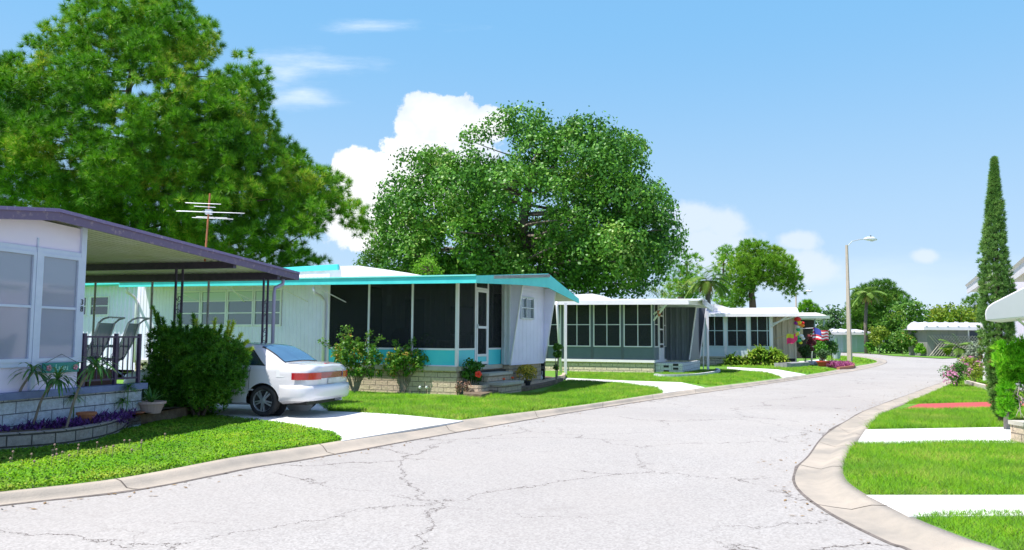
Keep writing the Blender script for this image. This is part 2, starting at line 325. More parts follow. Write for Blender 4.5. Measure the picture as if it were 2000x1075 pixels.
RA = [(1920, 1150), (1775, 1075), (1730, 1059), (1625, 1006), (1568, 966), (1551, 939), (1559, 912), (1580, 891), (1610, 852), (1655, 822), (1694, 801), (1751, 780), (1800, 762), (1853, 742), (1878, 730), (1890, 716), (1960, 708), (2150, 706)]
RB = [(2100, 1140), (1955, 1075), (1880, 1050), (1775, 1008), (1692, 967), (1655, 940), (1647, 917), (1655, 888), (1672, 866), (1693, 840), (1722, 810), (1767, 789), (1815, 770), (1863, 748), (1888, 733), (1905, 722), (1970, 713), (2150, 711)]
def kerb(name, A, B):
    a = catmull([G(*p, 0) for p in A], 6); b = catmull([G(*p, GZ) for p in B], 6); prof = [(0, .008), (.25, .006), (.5, .010), (.62, .040), (.78, .078), (1, .095)]
    mb = MB(); V = []
    for i in range(len(a)):
        for t, z in prof: q = a[i].lerp(b[i], t); V.append((q.x, q.y, z))
        V.append((b[i].x, b[i].y, -.03))
    n = len(prof)+1; mb.add(V, [(i*n+k, i*n+k+1, (i+1)*n+k+1, (i+1)*n+k) for i in range(len(a)-1) for k in range(n-1)])
    o = mb.build(name, M_KERB, smooth=True); return tag(o, kind='structure'), a, b
_, la, lb = kerb('kerb_left', LA, LB); _, ra, rb = kerb('kerb_right', RA, RB)
# dark seam where the asphalt meets the kerb
for nm, ln, sg in (('kerb_seam_left', la, 1), ('kerb_seam_right', ra, -1)):
    mb = MB(); V = []
    for i, p in enumerate(ln):
        d = (ln[min(i+1, len(ln)-1)]-ln[max(i-1, 0)]).normalized(); nn_ = Vector((d.y, -d.x, 0))*(-1 if nm.endswith('right') else 1)
        wdt = .018+.025*max(0, math.sin(i*.9)+math.sin(i*.37+1))*random.random()
        V += [(p.x-nn_.x*.01, p.y-nn_.y*.01, .0105), (p.x+nn_.x*wdt, p.y+nn_.y*wdt, .004)]
    mb.add(V, [(2*i, 2*i+1, 2*i+3, 2*i+2) for i in range(len(ln)-1)]); tag(mb.build(nm, mat('seam', (.10, .085, .075), (.2, .17, .15), .95, 9)), kind='structure')
JM = mat('kerb_joint', (.12, .10, .085), rough=.95)
for nm, a_, b_, step in (('kerb_joints_left', la, lb, 3.0), ('kerb_joints_right', ra, rb, 2.6)):
    mb = MB(); acc = 0; prof = [(0, .008), (.25, .006), (.5, .010), (.62, .040), (.78, .078), (1, .095)]
    for i in range(1, len(a_)):
        sl2 = (a_[i]-a_[i-1]).length; k = step-acc
        while k < sl2:
            f = k/sl2; p, q = a_[i-1].lerp(a_[i], f), b_[i-1].lerp(b_[i], f); d = (a_[i]-a_[i-1]).normalized()*.008; V = []
            for t_, z_ in prof: m_ = p.lerp(q, t_); V += [(m_.x-d.x, m_.y-d.y, z_+.003), (m_.x+d.x, m_.y+d.y, z_+.003)]
            mb.add(V, [(2*j, 2*j+1, 2*j+3, 2*j+2) for j in range(5)]); k += step
        acc = (acc+sl2) % step
    tag(mb.build(nm, JM), kind='structure')
C = []
for ln, sg in ((la, 1), (ra, -1)):
    for i in range(len(ln)-1):
        if ln[i].y < 34:
            for k in range(RS.poisson(9*(ln[i+1]-ln[i]).length)):
                p = ln[i].lerp(ln[i+1], RS.rand()); d = (ln[i+1]-ln[i]).normalized(); o_ = RS.normal(.0, .22); C.append((p.x+sg*d.y*(abs(o_)+.02), p.y-sg*d.x*(abs(o_)+.02), .009))
C = np.array(C); a = RS.uniform(0, 6.28, len(C)); t_ = np.stack([np.cos(a), np.sin(a), RS.normal(0, .12, len(C))], 1); b_ = np.stack([-np.sin(a), np.cos(a), RS.normal(0, .12, len(C))], 1); q_ = RS.uniform(.012, .04, (len(C), 1))
tag(facemesh('fallen_leaves', np.stack([C-t_*q_, C+b_*q_*.4, C+t_*q_, C-b_*q_*.4], 1).reshape(-1, 3), 4, leafmat('dry_litter', (.16, .09, .04), (.34, .22, .10), None, .1, .8, 2)), 'small dry brown leaves gathered along both kerbs', 'leaf litter', kind='stuff')
yl = [(p.x, p.y) for p in lb]+[(-60, lb[-1].y+8), (-90, 40), (-60, 0)]
yr = [(p.x, p.y) for p in rb]+[(90, 60), (60, 0)]
sheet('lawn_left', yl, GZ-.01, M_LAWN); sheet('lawn_right', yr[::-1], GZ-.01, M_LAWN)
farl = [G(1560, 688.0, 0), G(1627, 688.6, 0), G(1708, 692, 0), G(1744, 696, 0), G(1800, 699, 0), G(1841, 701.5, 0), G(1885, 699.5, 0), G(2050, 697, 0)]
sheet('lawn_far', [(p.x, p.y) for p in farl]+[(200, 90), (200, 200), (-60, 200)], .05, M_LAWN)
def slab(name, pts, m, z=.0975):
    P = [G(*p, z) for p in pts]; o = MB().prism([(p.x, p.y, z) for p in P], (0, 0, -.06)).build(name, m); return tag(o, kind='structure')
D1 = [(905, 822), (668, 861), (655, 848), (540, 826), (420, 816), (330, 790), (420, 770), (600, 772), (640, 790), (640, 803), (760, 808)]
slab('driveway', D1, M_CONC2)
slab('path_turquoise_home', [(1297, 768), (1377, 757), (1330, 747), (1230, 744), (1105, 738.5), (1105, 742.5), (1205, 748), (1283, 758)], M_CONC)
slab('path_grey_home', [(1530, 738), (1575, 732), (1520, 722), (1420, 717), (1420, 721), (1500, 729)], M_CONC2)
slab('path_near', [(1692, 967), (2120, 967), (2120, 1006), (1775, 1009)], M_CONC2)
slab('path_middle', [(1691, 839), (2100, 832), (2100, 864), (1673, 866)], M_CONC2)
slab('path_red', [(1795, 789), (2000, 783), (2000, 797), (1752, 803)], M_REDC)
slab('path_far', [(1560, 716), (1640, 706), (1625, 700), (1560, 706)], M_CONC)
# grass blades
def scatter(poly, dens, z=GZ):
    P = np.array([tuple(G(*p, z))[:2] for p in poly]); lo, hi = P.min(0), P.max(0); n = int((hi[0]-lo[0])*(hi[1]-lo[1])*dens)
    X = RS.uniform(lo[0], hi[0], n); Yv = RS.uniform(lo[1], hi[1], n); k = inpoly(X, Yv, P); return X[k], Yv[k]
def blades(poly, dens, h, wd, z=GZ):
    X, Yv = scatter(poly, dens); n = len(X); a = RS.uniform(0, 2*math.pi, n); hh = h*RS.uniform(.5, 1.25, n)*(1+.25*np.sin(X*3.1)*np.sin(Yv*2.3)); ln = RS.normal(0, .75, (n, 2))*hh[:, None]
    B = np.stack([X, Yv, np.full(n, z-.012)], 1); d = np.stack([np.cos(a), np.sin(a), a*0], 1)*wd*.5
    return np.stack([B-d, B+d, B+np.stack([ln[:, 0], ln[:, 1], hh], 1)], 1).reshape(-1, 3)
def clover(poly, dens, sz, h=.05):
    X, Yv = scatter(poly, dens); C = np.stack([X, Yv, GZ+RS.uniform(-.01, h, len(X))+.012*np.sin(X*7)*np.sin(Yv*6)], 1); return leaves(C, sz, .8, 1.2)
L1 = [(-60, 970), (0, 961), (234, 933), (455, 892), (668, 860), (650, 846), (560, 829), (440, 817), (395, 806), (245, 842), (120, 872), (0, 886), (-60, 890)]
A_ = facemesh('ground_cover', clover(L1, 5200, .026), 4, M_CLOVER); tag(A_, 'low leafy green ground cover on the verge before the purple home', 'ground cover', kind='stuff')
Vb = [blades(L1, 700, .06, .008),
      blades([(640, 803), (905, 819), (1143, 789), (1120, 776), (1060, 768), (905, 776), (760, 772), (640, 762), (600, 772)], 1700, .085, .013),
      blades([(1060, 768), (1143, 789), (1297, 766), (1283, 758), (1205, 748), (1110, 743), (1090, 752)], 1300, .08, .014),
      blades([(1100, 737), (1230, 743), (1330, 746), (1390, 754), (1525, 737), (1500, 729), (1420, 722), (1277, 730), (1100, 728)], 600, .09, .02),
      blades([(1410, 716), (1500, 720), (1580, 730), (1628, 723), (1560, 713), (1460, 710), (1400, 712)], 260, .10, .035),
      blades([(1600, 700), (1640, 714), (1700, 710), (1712, 706), (1680, 699), (1620, 694)], 40, .12, .06),
      blades([(1785, 1010), (1955, 1072), (2060, 1085), (2060, 998), (1850, 1002)], 4600, .062, .008),
      blades([(1694, 968), (1655, 940), (1647, 917), (1655, 888), (1671, 866), (2060, 862), (2060, 968)], 3600, .068, .009),
      blades([(1693, 838), (1722, 810), (1756, 802), (2050, 796), (2050, 833)], 2500, .085, .011),
      blades([(1768, 789), (1815, 770), (1862, 749), (1890, 733), (1990, 735), (2060, 784)], 1500, .085, .013),
      blades([(1888, 733), (1905, 722), (1970, 713), (2060, 712), (2060, 740), (1990, 736)], 220, .09, .03)]
A_ = facemesh('grass', np.concatenate(Vb), 3, M_GRASS); tag(A_, 'short bright green lawn grass beside the road', 'grass', kind='stuff')
# small weeds in flower on the verge
X, Yv = scatter([(10, 935), (300, 890), (330, 862), (20, 905)], 14)
mb = MB(True)
for x, y in zip(X, Yv): h = random.uniform(.08, .16); mb.tube([(x, y, GZ), (x+.01, y, GZ+h)], .003, 4).ball((x+.01, y, GZ+h), .016, 6, 4)
tag(mb.build('weed_flowers', mat('weed_flower', (.35, .18, .2), (.3, .25, .15), .8, 40)), 'tiny dry pink weed flower heads standing in the verge', 'weeds', kind='stuff')

# ------------------------------------------------------------------ wall frames
class Fr:
    """local frame of a building: X along its long front, Y into it, Z up"""
    def __init__(s, O, deg): s.O = Vector((O.x, O.y, 0)); s.a = R(deg); s.X = Vector((math.cos(s.a), math.sin(s.a), 0)); s.Y = Vector((-math.sin(s.a), math.cos(s.a), 0))
    def hv(s, px, py, v=0):
        d = ray(px, py); c = Vector((0, 0, H)); t = (v-(c-s.O).dot(s.Y))/d.dot(s.Y); q = c+d*t-s.O; return q.dot(s.X), q.z
    def hu(s, px, py, u=0):
        d = ray(px, py); c = Vector((0, 0, H)); t = (u-(c-s.O).dot(s.X))/d.dot(s.X); q = c+d*t-s.O; return q.dot(s.Y), q.z
    def w(s, u, v, z=0): return s.O+s.X*u+s.Y*v+Vector((0, 0, z))
def PV(v): return lambda a, z, o=0: (a, v-o, z)       # wall facing the front
def PU(u): return lambda a, z, o=0: (u+o, a, z)       # wall facing the end
def pbox(mb, pt, a0, a1, z0, z1, o0, o1):
    return mb.hexa([pt(a0, z0, o1), pt(a1, z0, o1), pt(a1, z0, o0), pt(a0, z0, o0)], [pt(a0, z1, o1), pt(a1, z1, o1), pt(a1, z1, o0), pt(a0, z1, o0)])
def qbox(mb, pt, A, B, th0, th1):
    """bar between two (a, zlow, zhigh) ends, from offset th0 to th1"""
    return mb.hexa([pt(A[0], A[1], th1), pt(B[0], B[1], th1), pt(B[0], B[1], th0), pt(A[0], A[1], th0)], [pt(A[0], A[2], th1), pt(B[0], B[2], th1), pt(B[0], B[2], th0), pt(A[0], A[2], th0)])
def window(par, pt, a0, a1, z0, z1, xs, zs, fm, gm, fw=.04, o=.02, name='window', label=None, pane='pane'):
    mb = MB(); pbox(mb, pt, a0, a1, z0, z0+fw, 0, o+.02); pbox(mb, pt, a0, a1, z1-fw, z1, 0, o+.02); pbox(mb, pt, a0, a0+fw, z0+fw, z1-fw, 0, o+.018); pbox(mb, pt, a1-fw, a1, z0+fw, z1-fw, 0, o+.018)
    for x in xs: m_ = a0+(a1-a0)*x; pbox(mb, pt, m_-fw*.35, m_+fw*.35, z0+fw, z1-fw, .002, o+.012)
    for zz in zs: m_ = z0+(z1-z0)*zz; pbox(mb, pt, a0+fw, a1-fw, m_-fw*.35, m_+fw*.35, .003, o+.008)
    f = mb.build(name, fm, par)
    if label: f['label'] = label
    pbox(MB(), pt, a0+fw*.5, a1-fw*.5, z0+fw*.5, z1-fw*.5, .004, .008).build(pane, gm, f)
    return f
def corr(name, par, pt, a0, a1, z0, z1, m, pitch=.12, dep=.018, top=None):
    """ribbed metal siding as real ribs; top(a) may give a sloping top"""
    mb = MB(); n = max(2, int(abs(a1-a0)/pitch)); V = []; prof = [(0, 0), (.55, 0), (.68, 1), (.87, 1)]
    pts = [(a0+(a1-a0)*(i+f)/n, dep*h) for i in range(n) for f, h in prof]+[(a1, 0)]
    for a, o in pts: V += [pt(a, z0, o), pt(a, top(a) if top else z1, o)]
    mb.add(V, [(2*i, 2*i+2, 2*i+3, 2*i+1) for i in range(len(pts)-1)]); return mb.build(name, m, par)
WHITE = mat('white_metal', (.83, .79, .83), (.76, .72, .76), .45, 1.6)
WSIDE = mat('white_siding', (.82, .78, .97), (.70, .67, .82), .5, 1.2, detail=8, nlo=.42, nhi=.8)
TURQ = mat('turquoise_paint', (.06, .62, .62), (.09, .70, .68), .45, 2.5)
TURQP = mat('turquoise_panel', (.05, .60, .70), (.08, .66, .72), .4, 1.5)
ALU = mat('aluminium', (.62, .65, .68), (.5, .52, .55), .4, 5, metal=.35)
ROOFW = mat('white_roof', (.80, .80, .80), (.60, .60, .60), .7, 1.4, detail=7)
SCREEN = screenmat('insect_screen', (.022, .025, .03), .56, .85)
SCREENG = screenmat('insect_screen_grey', (.035, .037, .042), .78, .85)
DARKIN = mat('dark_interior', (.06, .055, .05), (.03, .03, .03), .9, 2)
GLASS = glassmat('window_glass', (.02, .03, .035), .8)
GLASSB = glassmat('window_glass_pale', (.10, .15, .19), .8, .06)
BLK_T = blockmat('stone_block', (.66, .52, .38), (.58, .47, .35), (.30, .24, .19), .40, .135, .9, .010)
BLK_G = blockmat('cream_block', (.76, .64, .47), (.70, .60, .44), (.30, .27, .22), .55, .16, .9, .012)
BLK_P = blockmat('painted_block', (.62, .66, .74), (.55, .60, .70), (.16, .17, .22), .42, .17, 1, .007)
BLK_W = blockmat('white_block', (.74, .75, .78), (.70, .71, .75), (.35, .35, .38), .5, .2, .3, .010)
LEDGE = mat('ledge_concrete', (.52, .48, .40), (.45, .42, .36), .85, 4, .3, 40)
def roofslab(mb, pts, th):
    """pts: 4 top corners; slab of thickness th below"""
    return mb.hexa([(p[0], p[1], p[2]-th) for p in pts], pts)

# ------------------------------------------------------------------ turquoise home
T = Fr(G(892, 771, GZ), -24); zc = GZ
t = thing('mobile_home', 'white ribbed mobile home with turquoise roof edge and dark screened porch', 'mobile home', T.O, T.a)
Tu = lambda px, py=700, v=0: T.hv(px, py, v)[0]
uL, u1, u2_, u3 = Tu(264), Tu(640), Tu(719), Tu(804.5)
zled = T.hv(892, 716.5)[1]; zrail = T.hv(892, 682.8)[1]; ztop = T.hv(892, 553)[1]+.12
v1 = T.hu(978, 700)[0]; vd0 = T.hu(927.5, 700)[0]; vd1 = T.hu(952, 700)[0]
p0 = PV(0); pe = PU(0)
mb = MB(); pbox(mb, p0, uL, 0, zc-.1, zled-.12, -.15, 0); pbox(mb, pe, .15, v1+.05, zc-.1, zled-.12, -.15, 0)
u4 = Tu(998, 718, v1); v4 = T.hu(1063, 714, u4)[0]
pbox(mb, PU(u4-.10), v1+.21, v4-.05, zc-.1, zled-.03, -.15, 0); pbox(mb, PV(v1+.06), .0, u4-.10, zc-.1, zled-.03, -.15, 0)
mb.build('block_skirt', BLK_T, t)
mb = MB(); pbox(mb, p0, uL+.3, 0, zled-.118, zled, -.1, .07); mb.box(-.4, .072, .101, v1, zled-.118, zled-.002); mb.build('ledge', LEDGE, t)
# ribbed long wall with a strip of four windows
wz0 = T.hv(490, 637)[1]; wz1 = T.hv(490, 566)[1]; wa, wb = Tu(340), Tu(548)
tz = lambda a: ztop+.0*a
corr('wall', t, p0, uL, u1, zled-.05, wz0, WSIDE, .14, .012); corr('wall', t, p0, uL, wa, wz0, ztop+.25, WSIDE, .14, .012); corr('wall', t, p0, wb, u1, wz0, ztop+.25, WSIDE, .14, .012); corr('wall', t, p0, wa, wb, wz1, ztop+.25, WSIDE, .14, .012)
for k in range(4):
    a0 = wa+(wb-wa)*k/4; a1 = wa+(wb-wa)*(k+1)/4
    f = window(t, p0, a0+.01, a1-.01, wz0, wz1, [], [.36, .7], WHITE, GLASSB, .05)
    pbox(MB(), p0, a0+.08, a1-.08, wz0+(wz1-wz0)*.72, wz1-.06, .012, .016).build('blind', mat('blind', (.55, .6, .62), rough=.6), f)
# white end of the long wall, recessed rear wall with two windows further left
pbox(MB(), PU(uL), 0, .9, zc, ztop+.3, -.02, 0).build('corner_wall', WSIDE, t)
vr = .9; uR0 = Tu(60, 600, vr)
rz0 = T.hv(190, 617, vr)[1]; rz1 = T.hv(190, 579, vr)[1]
corr('rear_wall', t, PV(vr), uR0, uL, zled-.4, rz0, WSIDE, .20, .03); corr('rear_wall', t, PV(vr), uR0, uL, rz1, ztop+.3, WSIDE, .20, .03)
ra_, rb_, rc_, rd_ = [Tu(x, 600, vr) for x in (138, 171, 177, 214)]
corr('rear_wall', t, PV(vr), uR0, ra_, rz0, rz1, WSIDE, .2, .03); corr('rear_wall', t, PV(vr), rd_, uL, rz0, rz1, WSIDE, .2, .03); pbox(MB(), PV(vr), rb_, rc_, rz0, rz1, -.03, .01).build('rear_wall', WSIDE, t)
for a0, a1 in ((ra_, rb_), (rc_, rd_)): window(t, PV(vr), a0, a1, rz0, rz1, [], [.5], WHITE, GLASS, .045)
# house body behind
corr('wall', t, PV(.02), u1-.02, u1+.01, zled, ztop, WSIDE)
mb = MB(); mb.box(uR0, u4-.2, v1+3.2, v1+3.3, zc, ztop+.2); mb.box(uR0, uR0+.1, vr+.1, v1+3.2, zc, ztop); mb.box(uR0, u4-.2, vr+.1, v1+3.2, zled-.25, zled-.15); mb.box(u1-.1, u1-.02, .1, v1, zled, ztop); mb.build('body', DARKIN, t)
# porch: posts, rails, kick panels, screens
mb = MB()
for px in (640.5, 719, 804.5): a = Tu(px); pbox(mb, p0, a-.03, a+.03, zled, ztop+.05, -.03, .02)
pbox(mb, p0, u1+.03, -.06, zrail-.025, zrail+.025, -.02, .015); pbox(mb, p0, u1+.03, -.06, zled, zled+.03, -.02, .015)
mb.box(-.06, .02, -.02, .06, zled, ztop+.05)
for v in (vd0, vd1): mb.box(-.03, .018, v-.035, v+.035, zled+.001, ztop+.05)
mb.box(-.02, .013, .06, vd0-.035, zrail-.025, zrail+.025); mb.box(-.02, .013, vd1+.035, v1, zrail-.025, zrail+.025)
zdt = T.hu(940, 566, 0)[1]; mb.box(-.02, .013, vd0+.035, vd1-.035, zdt, zdt+.05)
mb.build('porch_frame', WHITE, t)
for a0, a1 in ((u1, u2_), (u2_, u3), (u3, 0)):
    pbox(MB(), p0, a0+.03, a1-.035, zled+.03, zrail-.025, -.01, .004).build('kick_panel', TURQP, t)
    pbox(MB(), p0, a0+.03, a1-.035, zrail+.025, ztop+.05, -.004, 0).build('porch_screen', SCREEN, t)
for a0, a1 in ((.06, vd0-.035), (vd1+.035, v1)):
    MB().box(-.012, .002, a0, a1, zled+.001, zrail-.025).build('kick_panel', TURQP, t); MB().box(-.004, 0, a0, a1, zrail+.025, ztop+.05).build('porch_screen', SCREEN, t)
MB().box(-.004, 0, vd0+.035, vd1-.035, zdt+.05, ztop+.05).build('porch_screen', SCREEN, t)
d_ = MB(); za, zb, zm, zk = zled+.03, zdt-.01, T.hu(940, 640, 0)[1], T.hu(940, 693, 0)[1]; y0_, y1_ = vd0+.05, vd1-.05
for z in (za, zk-.05, zm-.03, zb-.07): d_.box(.0, .03, y0_+.07, y1_-.07, z, z+.07)
d_.box(0, .03, y0_, y0_+.07, za, zb); d_.box(0, .03, y1_-.07, y1_, za, zb); door = d_.build('screen_door', WHITE, t)
MB().box(.004, .016, y0_+.06, y1_-.06, za+.07, zk-.05).build('door_kick_panel', TURQP, door); MB().box(.006, .010, y0_+.06, y1_-.06, zk+.02, zb-.05).build('door_screen', SCREEN, door)
MB().box(.03, .07, y0_+.015, y0_+.045, zm-.03, zm+.09).build('handle', ALU, door)
# porch interior: ribbed back wall, floor, ceiling
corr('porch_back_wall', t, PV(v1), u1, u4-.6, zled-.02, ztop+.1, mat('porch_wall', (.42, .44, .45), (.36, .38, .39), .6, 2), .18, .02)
MB().box(u1, -.05, .1, v1, zled-.1, zled-.03).build('porch_floor', mat('porch_floor', (.25, .24, .22), rough=.9), t)
pbox(MB(), PV(v1), u3-.3, u3+.7, zled+.9, zled+1.75, .03, .05).build('inner_window', GLASS, t); pbox(MB(), PV(v1), u1+.9, u1+1.6, zled, zled+2.0, .03, .05).build('inner_door', mat('inner_door', (.12, .12, .13), rough=.5), t)
# flared end block
ft = T.hv(1022, 560, v1)
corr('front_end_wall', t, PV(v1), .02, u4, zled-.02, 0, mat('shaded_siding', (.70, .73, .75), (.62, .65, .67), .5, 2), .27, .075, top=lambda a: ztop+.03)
topz = ztop+.05; uf = max(ft[0], u4+.3)
tri = lambda v: MB().prism([(u4-.005, v, zled), (uf, v, topz), (u4-.005, v, topz)], (0, .05, 0))
mb = tri(v1-.04); mb.build('end_fin', WSIDE, t); mb = tri(v4-.02); mb.build('end_fin', WSIDE, t)
MB().beam((u4, v1-.05, zled), (uf+.01, v1-.05, topz), .05, .04).build('fin_trim', WHITE, t); MB().beam((u4, v4+.03, zled), (uf+.01, v4+.03, topz), .05, .04).build('fin_trim', WHITE, t)
pbox(MB(), PU(u4-.01), v1, v4, zled-.04, ztop+.3, -.05, 0).build('end_wall', WSIDE, t)
mb = MB()
for k in range(4): pbox(mb, PU(u4-.01), v1+.03, v4-.05, ztop-.38+k*.1, ztop-.38+k*.1+.06, .002, .016)
for k in range(1, 9): vv = v1+(v4-v1)*k/9; pbox(mb, PU(u4-.01), vv, vv+.012, zled+.1, ztop-.42, .0, .006)
mb.build('end_wall_ribs', WSIDE, t)
ea, eb = T.hu(1016, 600, u4)[0], T.hu(1041, 600, u4)[0]; ez0, ez1 = T.hu(1028, 624, u4)[1], T.hu(1028, 580, u4)[1]
window(t, PU(u4-.01), ea, eb, ez0, ez1, [.42], [.5], ALU, GLASSB, .045, .04)
# roof: white deck, turquoise fascia, gable end that flares over the flared wall
OV = 1.0
def fz(px, py, v): return T.hv(px, py, v)
fL = fz(232, 561, -OV); fK = fz(930, 553, -OV); fLt = fz(232, 551, -OV); fKt = fz(930, 538.5, -OV)
mb = MB(); qbox(mb, PV(-OV), (fL[0], fL[1], fLt[1]), (fK[0], fK[1], fKt[1]), -.04, 0)
vE = v1-.55; e0 = T.hv(1022, 557, vE); e0t = T.hv(1022, 536, vE)
mb.hexa([(fK[0], -OV, fK[1]), (e0[0], vE, e0[1]), (e0[0]-.04, vE+.04, e0[1]), (fK[0]-.03, -OV+.04, fK[1])], [(fK[0], -OV, fKt[1]), (e0[0], vE, e0t[1]), (e0[0]-.04, vE+.04, e0t[1]), (fK[0]-.03, -OV+.04, fKt[1])])
pk = T.hu(1075, 535.5, e0[0]); pkb = T.hu(1071, 562, e0[0]); fe = T.hu(1131, 584, e0[0]); feb = T.hu(1131, 592.5, e0[0])
mb.hexa([(e0[0], vE, e0[1]), (e0[0], pkb[0], pkb[1]), (e0[0]-.04, pkb[0], pkb[1]), (e0[0]-.04, vE, e0[1])], [(e0[0], vE, e0t[1]), (e0[0], pkb[0], pk[1]), (e0[0]-.04, pkb[0], pk[1]), (e0[0]-.04, vE, e0t[1])])
mb.hexa([(e0[0], pkb[0], pkb[1]), (e0[0], fe[0], feb[1]), (e0[0]-.04, fe[0], feb[1]), (e0[0]-.04, pkb[0], pkb[1])], [(e0[0], pkb[0], pk[1]), (e0[0], fe[0], fe[1]), (e0[0]-.04, fe[0], fe[1]), (e0[0]-.04, pkb[0], pk[1])])
mb.build('fascia', TURQ, t)
mb = MB(); mb.beam((fL[0], -OV-.012, fLt[1]+.01), (fK[0], -OV-.012, fKt[1]+.01), .05, .035); mb.build('fascia_lip', mat('turquoise_light', (.22, .74, .68), rough=.4), t)
mb = MB(); mb.hexa([(fL[0], -OV+.04, fLt[1]-.09), (fK[0]-.03, -OV+.04, fKt[1]-.09), (fK[0]-.03, pkb[0], pk[1]-.12), (fL[0], pkb[0], fLt[1]+.05)], [(fL[0], -OV+.04, fLt[1]-.01), (fK[0]-.03, -OV+.04, fKt[1]-.005), (fK[0]-.03, pkb[0], pk[1]-.02), (fL[0], pkb[0], fLt[1]+.12)])
mb.hexa([(fK[0]-.03, -OV+.05, fKt[1]-.09), (e0[0]-.04, vE+.04, e0t[1]-.09), (e0[0]-.04, pkb[0], pk[1]-.12), (fK[0]-.03, pkb[0], pk[1]-.12)], [(fK[0]-.03, -OV+.05, fKt[1]-.01), (e0[0]-.04, vE+.04, e0t[1]-.01), (e0[0]-.04, pkb[0], pk[1]-.02), (fK[0]-.03, pkb[0], pk[1]-.02)])
mb.hexa([(fL[0]-3, pkb[0], fLt[1]), (e0[0]-.04, pkb[0], pk[1]-.12), (e0[0]-.04, fe[0], fe[1]-.08), (fL[0]-3, fe[0], fe[1]-.1)], [(fL[0]-3, pkb[0], fLt[1]+.1), (e0[0]-.04, pkb[0], pk[1]-.03), (e0[0]-.04, fe[0], fe[1]-.005), (fL[0]-3, fe[0], fe[1]-.02)])
mb.build('roof', ROOFW, t)
# raised rear roof piece with pale turquoise edge on its left half
h0, h1, h2 = T.hv(545, 545, 2.0), T.hv(662, 545, 2.0), T.hv(790, 545, 2.0)
mb = MB(); ht = [T.hv(545, 527, 2)[1], T.hv(662, 520, 2)[1], T.hv(700, 519, 2)[1], T.hv(745, 527, 2)[1], T.hv(795, 539, 2)[1]]; hx = [h0[0], h1[0], Tu(700, 545, 2), Tu(745, 545, 2), Tu(795, 545, 2)]
low = h0[1]-.2
mb.prism([(hx[0], 2.0, low), (hx[4], 2.0, low), (hx[4], 2.0, ht[4]), (hx[3], 2.0, ht[3]), (hx[2], 2.0, ht[2]), (hx[1], 2.0, ht[1]), (hx[0], 2.0, ht[0])], (0, 3.0, 0)); mb.build('raised_roof', ROOFW, t)
mb = MB(); mb.hexa([(hx[0]-.1, 1.9, ht[0]-.10), (hx[1], 1.9, ht[1]-.13), (hx[1], 1.99, ht[1]-.13), (hx[0]-.1, 1.99, ht[0]-.10)], [(hx[0]-.1, 1.9, ht[0]+.05), (hx[1], 1.9, ht[1]+.05), (hx[1], 1.99, ht[1]+.05), (hx[0]-.1, 1.99, ht[0]+.05)]); mb.build('raised_fascia', TURQ, t)
# thin eave over the recessed rear wall
q0, q1 = T.hv(60, 551, .3), T.hv(236, 552, .3); MB().box(q0[0], q1[0]+.3, .25, 1.1, q1[1]-.06, q1[1]+.05).build('rear_eave', TURQ, t)
# downspouts and bracing
mb = MB(); a = Tu(262, 600, -.04)
for px0, px1, pyt in ((246, 267, 562), (612, 634, 562)):
    A0 = T.hv(px0, pyt, -OV+.1); A1 = T.hv(px1, 583, -.06); b0 = Vector((A0[0], -OV+.1, A0[1]-.0)); b1 = Vector((A0[0]+.02, -OV+.12, A0[1]-.14)); b2 = Vector((A1[0]-.08, -.1, A1[1]+.05)); b3 = Vector((A1[0], -.06, A1[1]-.1)); b4 = Vector((A1[0], -.06, zled-.1))
    MB().tube([b0, b1, b2, b3, b4], .045, 8).build('downspout', WHITE, t, smooth=True)
for px in (330, 440, 452, 545, 620): A0 = T.hv(px, 562, -OV+.1); MB().beam((A0[0], -OV+.1, A0[1]), (A0[0]+(.35 if px != 452 else -.3), -.02, A0[1]-.38), .022).build('eave_brace', WHITE, t)
# steps in front of the door
mb = MB(); uS = .07
mb.box(.07, 1.0, vd0-.35, vd1+.2, zc-.05, zled-.52); mb.box(.07, .55, vd0-.3, vd1+.45, zled-.52, zled-.27); mb.build('steps', BLK_T, t)
mb = MB(); mb.box(.07, 1.06, vd0-.38, vd1+.25, zled-.517, zled-.44); mb.box(.07, .6, vd0-.3, vd1+.5, zled-.268, zled-.20); mb.build('step_treads', LEDGE, t)
# carport posts beyond the end wall
mb = MB(); pa = T.hu(1106, 700, e0[0]-.15)
for px, yb, r in ((1104.5, 734, .055), (1095, 725, .02)):
    g = G(px, yb, GZ); zt_ = W(px, 592, g.y).z; mb2 = MB(True); mb2.beam((g.x, g.y, GZ), (g.x, g.y, zt_), r*2); mb2.build('carport_post', WHITE, t)
g0, g1 = G(1095.5, 728, GZ), W(1088, 600, G(1095.5, 728, GZ).y); mb2 = MB(True); mb2.tube([(g0.x, g0.y, GZ), (g1.x, g1.y, g1.z), (g1.x-.02, g1.y, g1.z+.25)], .06, 8).build('leaning_downspout', WHITE, t, smooth=True)
